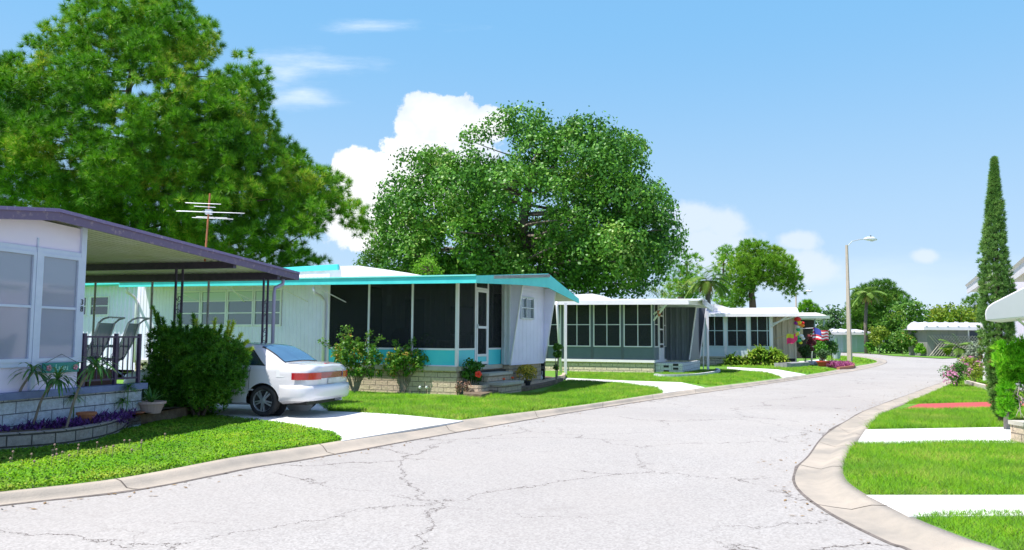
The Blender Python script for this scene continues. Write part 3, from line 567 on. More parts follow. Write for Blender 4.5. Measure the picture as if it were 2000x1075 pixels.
# things inside the porch (seen through the screen)
def W2(fr, u, v, z=0): return fr.w(u, v, z)
c = T.w(-1.5, 1.6, zled-.03); tb = thing('round_table', 'round patio table inside the dark screened porch', 'table', c, T.a)
MB().lathe([(.55, .70), (.56, .72), (.55, .74)], n=24).build('table_top', mat('table_white', (.5, .5, .52), rough=.4), tb); MB().lathe([(.28, 0), (.25, .03), (.04, .06), (.04, .7)], n=12).build('pedestal', ALU, tb)
c = T.w(-3.2, 1.9, zled-.03); ch = thing('wicker_chair', 'wicker armchair inside the screened porch behind the left screen', 'chair', c, T.a)
WICK = mat('wicker', (.22, .2, .17), (.12, .1, .09), .8, 60, .5, 90)
MB().box(-.3, .3, -.28, .28, .36, .44).build('seat', WICK, ch); MB().prism([(-.3, .28, .4), (.3, .28, .4), (.34, .34, .9), (.2, .38, 1.1), (-.2, .38, 1.1), (-.34, .34, .9)], (0, .05, 0)).build('backrest', WICK, ch)
for x in (-.27, .27):
    for y in (-.25, .25): MB().tube([(x, y, 0), (x, y, .38)], .02, 6).build('leg', WICK, ch)
c = T.w(-2.6, .6, ztop-.3); hb = thing('wind_chime', 'small hanging chime behind the middle porch screen', 'wind chime', c)
mb = MB(); mb.tube([(0, 0, .3), (0, 0, -.1)], .006, 5); [mb.tube([(.05*math.cos(k), .05*math.sin(k), -.1), (.05*math.cos(k), .05*math.sin(k), -.4)], .012, 5) for k in range(6)]; mb.lathe([(.07, -.1), (.07, -.08)], n=10); mb.build('chime', ALU, hb)

# ------------------------------------------------------------------ purple home with carport
P = Fr(W(150, 700, 12.4), math.degrees(math.atan2(.968, .25)))
t = thing('mobile_home', 'pale lilac mobile home with purple roof edge and a wide carport roof', 'mobile home', P.O, P.a)
PINK = mat('lilac_wall', (.86, .74, .90), (.82, .70, .88), .55, .9); PURP = mat('purple_fascia', (.16, .11, .20), (.36, .25, .28), .6, 9, nlo=.55, nhi=.72)
LALU = mat('lilac_aluminium', (.66, .68, .84), (.58, .62, .78), .45, 4); DPUR = mat('dark_purple_iron', (.05, .03, .07), (.08, .05, .1), .45, 8)
pz = lambda px, py, v=0: P.hv(px, py, v)[1]; pu = lambda px, py=600, v=0: P.hv(px, py, v)[0]
zl = pz(66, 764.5, -.15); zsill = pz(66, 707); zt0 = pz(66, 490); zwt = pz(110, 432)
UW = -5.6; uend = pu(283, 750, -.15)
mb = MB(); mb.box(UW, uend, -.1, .2, 0, zl-.1); mb.box(.05, uend, .2, 5.0, .02, zl-.1); mb.build('block_skirt', BLK_P, t)
MB().box(UW-.05, uend+.05, -.17, .05, zl-.098, zl).build('ledge', mat('blue_ledge', (.20, .24, .42), (.15, .18, .32), .7, 5, .2, 30), t)
MB().box(.05, uend, .052, 5.0, zl-.098, zl-.02).build('patio_floor', mat('patio_floor', (.28, .27, .28), (.22, .21, .22), .85, 3), t)
mb = MB(); mb.box(UW, 0, -.02, .03, zl, zsill-.05); mb.build('lower_wall', PINK, t)
ridge = P.hv(112, 431, -.33); ftr = P.hv(112, 408, -.33)
mb = MB(); mb.prism([(UW, -.02, zt0+.04), (-.06, -.02, zt0+.04), (-.06, -.02, zwt-.06), (ridge[0], -.02, ridge[1]+.02), (UW, -.02, ridge[1]-.35)], (0, .05, 0)); mb.build('upper_wall', PINK, t)
mb = MB()
mb.box(-.07, .03, -.06, .05, zsill-.03, pz(150, 446)+.02)
ux = pu(64); wd_ = ux+.10
um = [ux, ux-1.0, ux-2.0, ux-3.0, ux-4.0]
for a in um: mb.box(a-.035, a+.035, -.075, .03, zl+.005, zt0+.05); mb.box(a-.012, a+.012, -.04, -.02, zt0+.05, ridge[1]-.25)
mb.box(UW, -.07, -.055, .035, zt0-.02, zt0+.05); mb.box(UW, -.07, -.055, .035, zsill-.07, zsill)
mb.build('wall_frame', LALU, t)
GP = glassmat('lilac_glass', (.52, .52, .66), .55, .04)
ed = [-.07]+um+[UW]
for i in range(len(ed)-1):
    a1, a0 = ed[i]-(.0 if i == 0 else .035), ed[i+1]+.035
    window(t, PV(-.03), a0+.005, a1-.005, zsill, zt0-.02, [], [.5], LALU, GP, .05, .02)
# rooms behind
IN = mat('lilac_interior', (.42, .38, .42), (.36, .33, .36), .8, 1.5)
mb = MB(); mb.box(UW, -.05, 4.9, 5.0, zl, zwt); mb.box(UW, -.05, .06, 4.9, zl-.08, zl-.01); mb.box(UW-.02, UW+.08, .05, 4.9, zl, zwt); mb.box(-.07, 0, .06, 4.9, zl, zwt-.1); mb.box(UW, -.05, .06, 4.9, zwt-.15, zwt-.1); mb.build('room', IN, t)
CUR = mat('curtain', (.75, .76, .74), (.62, .64, .62), .9, 20)
mb = MB(); V = []
for i in range(40): V += [(-.12-i*.011, .16+.03*math.sin(i*1.3), zt0-.1), (-.10-i*.011*(.45 if True else 1), .16+.02*math.sin(i*1.3), zsill+.25)]
mb.add(V, [(2*i, 2*i+2, 2*i+3, 2*i+1) for i in range(39)]); mb.build('curtain', CUR, t)
c = P.w(-1.35, .75, zl); so_ = thing('sofa', 'brown sofa seen through the lilac window', 'sofa', c, P.a)
BR = mat('brown_cloth', (.28, .14, .12), (.2, .1, .09), .9, 6); MB().box(-.9, .9, -.4, .4, .1, .45).build('seat', BR, so_, bevel=.05); MB().box(-.9, .9, .3, .5, .45, .95).build('backrest', BR, so_, bevel=.06)
for x in (-1, .9): MB().box(x, x+.14, -.4, .4, .1, .62).build('arm', BR, so_, bevel=.04)
c = P.w(-.45, .5, zl); tb = thing('side_table', 'low tan table seen at the bottom of the lilac window by the corner', 'table', c, P.a); MB().box(-.3, .3, -.25, .25, .42, .46).build('table_top', mat('tan_wood', (.5, .36, .2), (.4, .28, .16), .6, 12), tb)
for x in (-.27, .27):
    for y in (-.22, .22): MB().box(x-.02, x+.02, y-.02, y+.02, 0, .42).build('leg', MATS['tan_wood'], tb)
# roof and carport
FV = -.33; e1 = P.hv(583, 547.5, FV); e1t = P.hv(583, 532, FV); lft = P.hv(0, 403, FV); lfb = P.hv(0, 425, FV)
mm = P.hv(400, 497, FV); mmt = P.hv(400, 478, FV)
sl_ = (ftr[1]-lft[1])/(ftr[0]-lft[0]); UL = -6.2; zul = ftr[1]+sl_*(UL-ftr[0])
mb = MB(); qbox(mb, PV(FV), (UL, zul-.17, zul), (ridge[0], ridge[1], ftr[1]), -.03, 0); qbox(mb, PV(FV), (ridge[0], ridge[1], ftr[1]), (e1[0], e1[1], e1t[1]), -.03, 0)
mb.box(e1[0]-.001, e1[0]+.03, FV, 7.5, e1[1], e1t[1]); mb.build('fascia', PURP, t)
mb = MB(); mb.beam((UL, FV-.012, zul-.02), (ridge[0], FV-.012, ftr[1]-.02), .03, .05); mb.beam((ridge[0], FV-.012, ftr[1]-.02), (e1[0], FV-.012, e1t[1]-.02), .03, .05); mb.build('fascia_lip', mat('purple_lip', (.22, .16, .32), (.5, .4, .42), .6, 14, nlo=.58, nhi=.7), t)
VB = 7.5
mb = MB(); roofslab(mb, [(UL, FV+.03, zul-.005), (ridge[0], FV+.03, ftr[1]-.005), (ridge[0], VB, ftr[1]-.005), (UL, VB, zul-.005)], .05); roofslab(mb, [(ridge[0], FV+.03, ftr[1]-.005), (e1[0], FV+.03, e1t[1]-.005), (e1[0], VB, e1t[1]-.005), (ridge[0], VB, ftr[1]-.005)], .05); mb.build('roof', ROOFW, t)
# ribbed ceiling of the carport (ribs run down the slope)
CE = mat('carport_ceiling', (.44, .46, .28), (.58, .60, .54), .6, .5)
mb = MB(); V = []; vs = []; v = FV+.04
while v < VB: vs += [(v, 0), (v+.09, 0), (v+.10, .03), (v+.14, .03)]; v += .15
zA, zB = ftr[1]-.075, e1t[1]-.075; A_ = ridge[0]
for v, h in vs: V += [(A_, v, zA-h), (e1[0]-.02, v, zB-h)]
mb.add(V, [(2*i, 2*i+1, 2*i+3, 2*i+2) for i in range(len(vs)-1)]); mb.build('ceiling', CE, t)
zm_ = lambda u: zA+(zB-zA)*(u-A_)/(e1[0]-A_)
um_ = pu(352, 500, 1.0); mb = MB()
mb.box(um_-.05, um_+.05, FV+.05, VB-.1, zm_(um_)-.17, zm_(um_)-.035); ue_ = pu(548, 547, FV); mb.box(ue_-.05, ue_+.05, FV+.05, VB-.1, zm_(ue_)-.19, zm_(ue_)-.035); mb.build('beam', DPUR, t)
# ornate iron columns
def scroll(mb, c, r, ax, turns=1.25, th=.008, flip=1):
    pts = []
    for i in range(16): a = i/15*turns*2*math.pi; q = r*(1-.75*i/15); pts.append(Vector(c)+Vector(ax)*(q*math.cos(a))+Vector((0, 0, flip*q*math.sin(a))))
    mb.tube(pts, th, 5)
def iron_col(u, v, zt, w_, base, nm='iron_column', m=DPUR, m2=None):
    mb = MB(); hw = w_/2
    for s_ in (-hw, hw): mb.box(u+s_-.018, u+s_+.018, v-.018, v+.018, base, zt)
    z = base+.15
    while z < zt-.3:
        scroll(mb, (u-hw*.2, v, z), hw*.75, (1, 0, 0), flip=1); scroll(mb, (u+hw*.2, v, z+.28), hw*.75, (-1, 0, 0), flip=-1); mb.tube([(u-hw, v, z+.1), (u+hw, v, z+.2)], .006, 4); z += .62
    return mb.build(nm, m, t)
iron_col(um_, 1.0, zm_(um_)-.16, .20, GZ); uq = pu(538, 600, FV); iron_col(uq, FV+.25, zm_(uq)-.19, .17, GZ)
DSP = mat('lilac_downspout', (.42, .36, .52), rough=.5)
ud = pu(548, 600, FV); mb = MB(); mb.tube([(ud+.25, FV+.1, e1[1]-.02), (ud+.27, FV+.12, e1[1]-.12), (ud+.08, FV+.2, e1[1]-.22), (ud+.05, FV+.2, e1[1]-.35), (ud+.05, FV+.2, GZ)], .04, 8).build('downspout', DSP, t, smooth=True)
GP_ = mat('grey_post', (.42, .40, .42), (.3, .25, .25), .5, 10)
for px in (187, 298, 408):
    d = ray(px, 547); Oc = Vector((0, 0, H)); tt = ((ue_)-(Oc-P.O).dot(P.X))/d.dot(P.X); q = Oc+d*tt-P.O; vv = q.dot(P.Y)
    MB().tube([(ue_, vv, GZ-.05), (ue_, vv, zm_(ue_)-.19)], .025, 8).build('carport_post', GP_, t)
# house number on the corner post, facing the street side of the post
def text(name, body, size, m, parent, M, ext=.004):
    cu = bpy.data.curves.new(name, 'FONT'); cu.body = body; cu.size = size; cu.extrude = ext; cu.align_x = 'CENTER'; cu.align_y = 'CENTER'
    tmp = bpy.data.objects.new(name, cu); col.objects.link(tmp); dg = bpy.context.evaluated_depsgraph_get(); me = bpy.data.meshes.new_from_object(tmp.evaluated_get(dg)); bpy.data.objects.remove(tmp)
    me.materials.clear(); me.materials.append(m); me.transform(M); o = bpy.data.objects.new(name, me); col.objects.link(o); o.parent = parent; return o
BLK = mat('black_paint', (.02, .02, .025), rough=.5)
for ch_, py in (('3', 590), ('8', 603.5)):
    u_, z_ = P.hv(143, py, -.065); M = Matrix.Translation((-.018, -.066, z_)) @ Matrix.Rotation(R(90), 4, 'X'); text('house_number', ch_, .12, BLK, t, M)
# patio steps
mb = MB(); st = thing('patio_steps', 'brown stained steps at the end of the purple patio behind the railing', 'steps', P.w(uend-.5, .8, GZ), P.a)
BW_ = mat('brown_paint', (.16, .07, .05), (.11, .05, .04), .7, 5)
MB().box(-.3, .3, -.5, .7, 0, .95).build('upper_step', BW_, st); MB().box(.3, .62, -.5, .7, 0, .6).build('lower_step', BW_, st)
# railing
rl = thing('patio_railing', 'dark purple iron railing with scrolls along the patio edge', 'railing', P.w(0, 0, zl), P.a)
zr_ = P.hv(200, 656.5, -.06)[1]-zl; v_ = -.06
MB().box(.05, uend-.05, v_-.02, v_+.02, zr_-.03, zr_).build('top_rail', DPUR, rl); MB().box(.05, uend-.05, v_-.012, v_+.012, .08, .11).build('bottom_rail', DPUR, rl)
mb = MB(); a = .12
while a < uend-.1: mb.box(a-.007, a+.007, v_-.007, v_+.007, .11, zr_-.03); a += .115
mb.build('balusters', DPUR, rl)
for a in (.07, uend*.55, uend-.07): MB().box(a-.025, a+.025, v_-.025, v_+.025, 0, zr_+.04).build('post', DPUR, rl)
a = .3
while a < uend*.8: mb = MB(); scroll(mb, (a, v_, zr_*.55), .10, (1, 0, 0), 1.5, .006); scroll(mb, (a, v_, zr_*.55), .10, (-1, 0, 0), 1.5, .006, -1); mb.build('scrollwork', DPUR, rl); a += .42
# sling patio chairs
SL = mat('chair_frame', (.62, .64, .66), rough=.35, metal=.5); MESHM = screenmat('chair_sling', (.16, .19, .2), .9)
def sling(px, py, Y, rz, label):
    g = W(px, py, Y); c = thing('patio_chair', label, 'chair', (g.x, g.y, zl-.02), rz, 'sling chairs on the patio')
    for s_ in (-.28, .28):
        MB().tube([(-.25, s_, .02), (.28, s_, .42), (.35, s_, .40)], .015, 6).build('leg', SL, c); MB().tube([(.3, s_, .02), (-.15, s_, .42)], .015, 6).build('leg', SL, c)
    mb = MB()
    for s_ in (-.28, .28): mb.tube([(.38, s_, .42), (-.15, s_, .38), (-.32, s_, .72), (-.42, s_, 1.05), (-.50, s_, 1.12), (-.60, s_, 1.15)], .017, 6)
    mb.tube([(-.60, -.28, 1.15), (-.60, .28, 1.15)], .017, 6); mb.tube([(.38, -.28, .42), (.38, .28, .42)], .017, 6); mb.build('frame', SL, c)
    p_ = [(.36, .42), (-.14, .39), (-.31, .72), (-.41, 1.05)]; V = []
    for x, z in p_: V += [(x, -.27, z), (x, .27, z)]
    MB().add(V, [(2*i, 2*i+1, 2*i+3, 2*i+2) for i in range(3)]).build('sling', MESHM, c)
    for s_ in (-.3, .3): MB().tube([(-.28, s_, .62), (.1, s_, .64), (.2, s_, .60)], .018, 6).build('armrest', SL, c)
sling(212, 700, 14.6, R(186), 'grey sling patio chair with raised back standing in the middle of the patio railing')
sling(160, 700, 14.4, R(180), 'grey sling patio chair half hidden behind the lilac corner post')
# planter wall and its bed
PL = blockmat('planter_block', (.42, .36, .32), (.36, .31, .29), (.08, .07, .06), .40, .15, 1, .012)
def strip_wall(name, px, m, h, th, label, cat, group=None, cap=None, z0=GZ-.02):
    pts = catmull([G(*p, GZ) for p in px], 5); o = pts[0]; tt = thing(name, label, cat, (o.x, o.y, 0), 0, group); mb = MB(); V = []; s_ = 0; UVV = []
    for i, p in enumerate(pts):
        d = (pts[min(i+1, len(pts)-1)]-pts[max(i-1, 0)]).normalized(); nr = Vector((-d.y, d.x, 0))*th
        V += [(p.x-o.x, p.y-o.y, z0), (p.x-o.x, p.y-o.y, GZ+h), (p.x+nr.x-o.x, p.y+nr.y-o.y, GZ+h), (p.x+nr.x-o.x, p.y+nr.y-o.y, z0)]
    n = len(pts); mb.add(V, [(4*i+a, 4*i+(a+1) % 4, 4*(i+1)+(a+1) % 4, 4*(i+1)+a) for i in range(n-1) for a in range(4)]+[(3, 2, 1, 0), (4*n-4, 4*n-3, 4*n-2, 4*n-1)]); b = mb.build('block_wall', m, tt); return tt
strip_wall('planter_wall', [(-150, 893), (0, 884), (70, 879), (130, 873), (190, 862), (228, 850), (246, 836), (244, 822)], PL, .235, .15, 'low curved grey block planter wall along the purple home', 'planter wall')
strip_wall('planter_wall', [(238, 838), (300, 822), (350, 812), (398, 804)], PL, .28, .15, 'low straight block edging in front of the big green bush', 'planter wall')
bed = [G(-150, 885, GZ), G(0, 877, GZ), G(130, 866, GZ), G(235, 838, GZ), G(396, 800, GZ), P.w(uend+1.2, -.1), P.w(UW, -.1)]
tag(MB().prism([(p.x, p.y, GZ+.22) for p in bed], (0, 0, -.2)).build('planting_bed', M_SOIL), kind='structure')
# sign hanging on the lower wall
g = P.hv(118, 718, -.09); sg = thing('hanging_sign', 'small teal wooden sign with pink flowers reading Luau', 'sign', P.w(g[0], -.10, g[1]), P.a)
MB().box(-.34, .34, -.012, .012, -.075, .075).build('board', mat('teal_board', (.01, .26, .22), (.01, .2, .18), .5, 14), sg, bevel=.006)
text('lettering', 'Luau', .13, mat('mint_letter', (.45, .75, .6), rough=.5), sg, Matrix.Translation((0, -.014, 0)) @ Matrix.Rotation(R(90), 4, 'X'), .003)
for x in (-.24, .26):
    mb = MB(); [mb.ball((x+.03*math.cos(k*1.257), -.018, .03*math.sin(k*1.257)), .02, 8, 5) for k in range(5)]; mb.build('flower', mat('pink_flower', (.75, .3, .38), rough=.6), sg)
MB().tube([(-.3, 0, .07), (0, .0, .2), (.3, 0, .07)], .004, 4).build('cord', BLK, sg)
# roof antenna
b0 = W(401, 486, 15.6); an = thing('tv_antenna', 'television antenna of thin aluminium rods on a rusty mast above the purple roof', 'antenna', (b0.x, b0.y, b0.z), R(8))
hh = W(406, 378, 15.6).z-b0.z; MB().tube([(0, 0, -.25), (.05, 0, hh)], .018, 8).build('mast', mat('rusty_mast', (.42, .14, .05), (.3, .12, .06), .8, 12), an)
mb = MB(); za_ = W(403, 414, 15.6).z-b0.z; mb.tube([(.03, -.45, za_-.06), (.03, .5, za_+.07)], .010, 5)
for i, (y, l, dz) in enumerate([(-.42, .33, .16), (-.30, .2, .1), (-.36, .38, 0), (-.2, .45, 0), (-.05, .55, 0), (.08, .6, 0), (.2, .66, 0), (.3, .3, -.10), (.38, .4, -.12)]): mb.tube([(.03-l, y, za_+dz+y*.14), (.03+l, y+.02*math.sin(i), za_+dz+y*.14-.01)], .0055, 5)
mb.build('rods', mat('antenna_rod', (.75, .77, .8), rough=.3, metal=.6), an); MB().box(-.02, .1, -.06, .06, za_-.05, za_+.04).build('bracket', ALU, an)

# ------------------------------------------------------------------ grey home
Q = Fr(G(1277, 728.5, GZ), -22)
t = thing('mobile_home', 'dark grey mobile home with white roof edge, cream block skirt and slanted white fin trims', 'mobile home', Q.O, Q.a)
GREY = mat('grey_siding', (.13, .15, .17), (.11, .125, .145), .6, 1.2); GPAN = mat('grey_panel', (.12, .16, .19), (.14, .18, .21), .5, 2); GFIN = mat('grey_fin', (.06, .07, .10), rough=.6)
qz = lambda px, py, v=0: Q.hv(px, py, v)[1]; qu = lambda px, v=0: Q.hv(px, 650, v)[0]
gl, gb, gt = qz(1230, 703), qz(1230, 677), qz(1230, 594)+.1; glz = gl-.12
UQ = qu(1040)-1.5; vq1 = Q.hu(1300, 690)[0]; uq2 = Q.hv(1347, 700, vq1)[0]; vq2 = Q.hu(1367, 700, uq2)[0]
mb = MB(); mb.box(UQ, 0, .02, .2, 0, glz); mb.build('block_skirt', BLK_G, t); mb = MB(); mb.box(-.2, 0, .2, vq1, 0, glz); mb.box(0, uq2, vq1, vq1+.2, 0, glz-.02); mb.box(uq2-.2, uq2, vq1+.2, vq2, 0, glz-.02); mb.build('painted_skirt', BLK_W, t)
mb = MB(); mb.box(UQ, .05, -.08, .2, glz, gl-.002); mb.box(-.2, .05, .2, vq1+.3, glz, gl-.002); mb.build('ledge', WHITE, t)
posts = [qu(x) for x in (1098, 1156, 1215, 1274)]
corr('wall', t, p0, UQ, posts[0]-.7, gl, gt+.1, GREY, .2, .02)
MB().box(posts[0]-.7, -.04, .0, .03, gl, gb-.03).build('lower_panel', GPAN, t)
for i in range(len(posts)):
    a0 = posts[i-1]+.08 if i else posts[0]-.7; a1 = posts[i]-.06 if i < 3 else -.05
    window(t, p0, a0, a1, gb-.03, gt-.02, [.5] if i else [], [.5], WHITE, SCREENG, .05, .03, 'screen_window', None, 'screen')
for a in posts[:3]: MB().box(a-.05, a+.07, -.02, .04, gl, gt+.05).build('post', GREY, t)
MB().box(-.05, .03, -.03, .08, gl, gt+.05).build('post', GPAN, t)
dv = [Q.hu(x, 650)[0] for x in (1285, 1294)]
MB().box(-.02, .02, .08, vq1, gl, gb-.03).build('lower_panel', GPAN, t); window(t, pe, .08, dv[0], gb-.03, gt, [], [.5], WHITE, SCREENG, .05, .02, 'screen_window', None, 'screen'); window(t, pe, dv[1], vq1, gb-.03, gt, [], [.5], WHITE, SCREENG, .05, .02, 'screen_window', None, 'screen')
dr = window(t, PU(.03), dv[0]-.02, dv[1]+.02, gl, gt-.1, [], [.28, .55, .8], WHITE, SCREENG, .10, .03, 'screen_door', None, 'door_screen'); MB().box(.045, .06, dv[0]+.08, dv[1]-.08, gl+.08, gl+.55).build('door_kick_panel', WHITE, dr)
corr('front_end_wall', t, PV(vq1), .03, uq2, gl-.05, gt+.1, GREY, .25, .045)
uqf = max(Q.hv(1361, 597, vq1)[0], uq2+.35)
for v in (vq1-.03, vq2-.02): MB().prism([(uq2-.005, v, gl), (uqf, v, gt+.05), (uq2-.005, v, gt+.05)], (0, .05, 0)).build('end_fin', GFIN, t); MB().beam((uq2, v-.03, gl-.02), (uqf+.01, v-.03, gt+.05), .09, .05).build('fin_trim', WHITE, t)
MB().box(uq2-.1, uq2-.01, vq1, vq2, gl-.05, gt+.2).build('end_wall', mat('grey_end', (.2, .21, .24), (.17, .18, .21), .6, 1), t)
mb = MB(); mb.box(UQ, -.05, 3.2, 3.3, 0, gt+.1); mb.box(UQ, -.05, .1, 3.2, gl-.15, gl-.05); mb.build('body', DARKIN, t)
qf0, qf1 = Q.hv(1060, 595, -1.0), Q.hv(1345, 595, -1.0); qt0, qt1 = Q.hv(1060, 587, -1.0), Q.hv(1345, 585.5, -1.0)
mb = MB(); qbox(mb, PV(-1.0), (qf0[0]-2, qf0[1], qt0[1]), (qf1[0], qf1[1], qt1[1]), -.05, 0)
ue = qf1[0]; qm = Q.hu(1374, 583.5, ue+.5); qe = Q.hu(1393, 608, ue+.5); E = ue+.5
mb.hexa([(ue, -1.0, qf1[1]), (E, vq1*.4, qf1[1]+.02), (E-.05, vq1*.4, qf1[1]+.02), (ue, -.95, qf1[1])], [(ue, -1.0, qt1[1]), (E, vq1*.4, qt1[1]+.06), (E-.05, vq1*.4, qt1[1]+.06), (ue, -.95, qt1[1])])
mb.hexa([(E, vq1*.4, qf1[1]+.02), (E, qm[0], qm[1]-.28), (E-.05, qm[0], qm[1]-.28), (E-.05, vq1*.4, qf1[1]+.02)], [(E, vq1*.4, qt1[1]+.06), (E, qm[0], qm[1]), (E-.05, qm[0], qm[1]), (E-.05, vq1*.4, qt1[1]+.06)])
mb.hexa([(E, qm[0], qm[1]-.28), (E, qe[0], qe[1]-.02), (E-.05, qe[0], qe[1]-.02), (E-.05, qm[0], qm[1]-.28)], [(E, qm[0], qm[1]), (E, qe[0], qe[1]+.22), (E-.05, qe[0], qe[1]+.22), (E-.05, qm[0], qm[1])]); mb.build('fascia', WHITE, t)
mb = MB(); roofslab(mb, [(qf0[0]-2, -.95, qt0[1]-.01), (E-.05, -.95, qt1[1]-.01), (E-.05, qm[0], qm[1]-.01), (qf0[0]-2, qm[0], qm[1]+.1)], .05); roofslab(mb, [(qf0[0]-2, qm[0], qm[1]+.1), (E-.05, qm[0], qm[1]-.01), (E-.05, qe[0], qe[1]+.2), (qf0[0]-2, qe[0], qe[1]+.3)], .05)
a, b_, c_ = qu(1085, 1.2), qu(1145, 1.2), qu(1215, 1.2); zz = qz(1140, 587, 1.2); mb.prism([(a, 1.2, zz-.2), (c_, 1.2, zz-.2), (b_+.3, 1.2, qz(1150, 574, 1.2)), (a, 1.2, qz(1110, 577, 1.2))], (0, 2, 0)); mb.build('roof', ROOFW, t)
for px, py in ((1277, 600), (1277, 612)):
    A0 = Q.hv(px, py+14, -.02); A1 = Q.hv(px+(26 if py > 605 else 24), 597, -1.0); MB().beam((A0[0], -.03, A0[1]), (A0[0]+.75, -.95, qf1[1]), .06).build('eave_brace', WHITE, t)
mb = MB(); zs = gl-.25
vs0 = Q.hu(1290, 720, .3)[0]; mb.box(.03, 1.25, .25, vq1-.1, 0, gl-.14); mb.build('block_steps', BLK_W, t)
for k, (a, z) in enumerate(((.42, .50), (.42, .17), (.85, .62), (.85, .36))): MB().box(a-.02, a+.22, .235, .3, z*gl, z*gl+.1).build('vent_hole', BLK, t)
strip_wall('block_border', [(1277, 736), (1300, 737.5), (1360, 736), (1405, 729), (1402, 724)], BLK_W, .12, .12, 'low white painted block border in front of the grey home steps', 'border')
# carport behind its end
mb2 = MB(True); g = G(1383, 722, GZ); mb2.beam((g.x, g.y, GZ), (g.x, g.y, W(1383, 612, g.y).z+.1), .11); mb2.build('carport_post', WHITE, t)
g = G(1374, 721, GZ); MB(True).tube([(g.x, g.y, GZ), (g.x, g.y, 2.9)], .03, 6).build('thin_post', ALU, t)
# hanging bird feeder at the braces
c = Q.w(.35, -.4, gt-.35); hf = thing('hanging_pot', 'small brown clay pot hanging under the grey home eave', 'hanging pot', c); MB().lathe([(.05, -.35), (.11, -.1), (.12, -.08), (.10, -.08)], n=12).build('pot', mat('terracotta', (.45, .16, .07), (.34, .12, .06), .8, 8), hf); MB().tube([(0, 0, -.1), (0, 0, .25)], .008, 5).build('hanger', BLK, hf)

# ------------------------------------------------------------------ white-roofed beige home
V_ = Fr(G(1508, 714, GZ), -18)
t = thing('mobile_home', 'beige ribbed mobile home with thick white roof and pale blue panels under its screens', 'mobile home', V_.O, V_.a)
BEI = mat('beige_siding', (.62, .53, .42), (.56, .48, .38), .6, 1.5); PBL = mat('pale_blue_panel', (.52, .62, .68), (.56, .65, .70), .5, 1)
vz = lambda px, py, v=0: V_.hv(px, py, v)[1]; vu = lambda px, v=0: V_.hv(px, 650, v)[0]
bl, bb, bt = vz(1450, 696.5), vz(1450, 678), vz(1450, 618)+.1
UV = vu(1375)-2.5
MB().box(UV, 0, .02, .2, 0, bl-.1).build('block_skirt', BLK_G, t); MB().box(UV, .03, -.05, .2, bl-.1, bl).build('ledge', BEI, t); MB().box(UV, -.03, 0, .04, bl, bb).build('lower_panel', PBL, t)
ps = [vu(x) for x in (1375, 1417, 1462, 1507)]
for i in range(3): window(t, p0, ps[i]+.08, ps[i+1]-.08, bb, bt, [.5] if i < 2 else [.38, .85], [.5], PBL, SCREENG, .06, .03, 'screen_window', None, 'screen')
for a in ps: MB().box(a-.08, a+.08, -.02, .05, bl, bt+.05).build('post', WHITE, t)
uV2 = V_.hv(1556, 700, 1.0)[0]
corr('end_block_wall', t, PV(1.0), .05, uV2, .5, bt+.2, BEI, .28, .05); MB().box(-.03, .04, .05, 1.0, 0, bt).build('door_wall', SCREENG, t); MB().box(uV2-.1, uV2, 1.0, 4.4, .3, bt+.3).build('end_wall', BEI, t)
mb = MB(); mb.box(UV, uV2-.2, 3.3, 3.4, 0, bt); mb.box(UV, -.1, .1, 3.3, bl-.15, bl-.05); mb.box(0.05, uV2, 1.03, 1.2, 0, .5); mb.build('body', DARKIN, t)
r0, r1 = V_.hv(1380, 619, -.7), V_.hv(1556, 618, -.7); r1b = vz(1556, 611, -.7)
mb = MB(); uE = V_.hv(1560, 612, -.6)[0]; zt_ = r1[1]+.18; zr2 = V_.hv(1560, 602.5, 2.0)[1]
mb.prism([(UV, -.7, r0[1]), (UV, -.7, r0[1]+.2), (UV, 2.2, zr2+.05), (UV, 5.0, zr2-.25), (UV, 5.0, zr2-.45), (UV, 2.2, zr2-.12)], (uE-UV, 0, 0)); mb.build('roof', WHITE, t)
mb = MB(); a, b_ = vu(1390, 1.5), vu(1450, 1.5); mb.prism([(a-1, 1.4, zr2-.3), (b_, 1.4, zr2-.2), (a+.3, 1.4, zr2+.28), (a-1, 1.4, zr2+.28)], (0, 2, 0)); mb.build('raised_roof', ROOFW, t)
for dx in (0, .5): MB().beam((.0+dx*.2, -.05, bt-.75+dx*.4), (.95+dx, -.62, r1[1]+.02), .07).build('eave_brace', WHITE, t)
# ------------------------------------------------------------------ far green-edged carport
g = G(1590, 708, GZ); t = thing('carport', 'small pale green flat carport roof beside the beige mobile home', 'carport', g, R(-12)); Yc = g.y; sc = Yc/F
GRN = mat('pale_green_metal', (.42, .52, .46), (.36, .46, .40), .5, 3); zc0, zc1 = W(1590, 626, Yc).z, W(1590, 614.5, Yc).z
MB().box(-1.4, .85, -1.5, 3, zc0-.0, zc0+.2).build('fascia', GRN, t); MB().prism([(-1.6, -1.45, zc0+.2), (-1.6, 3, zc0+.55), (-1.6, 3, zc0+.2)], (2.3, 0, 0)).build('roof', mat('cream_roof', (.75, .72, .62), rough=.6), t)
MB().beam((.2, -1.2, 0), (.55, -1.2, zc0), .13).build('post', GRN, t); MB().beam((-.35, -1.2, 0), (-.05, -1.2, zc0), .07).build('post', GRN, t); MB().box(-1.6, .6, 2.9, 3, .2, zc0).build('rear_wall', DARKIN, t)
MB().box(-1.5, -.3, 2.7, 2.8, 1.7, zc0-.1).build('side_panel', BEI, t)

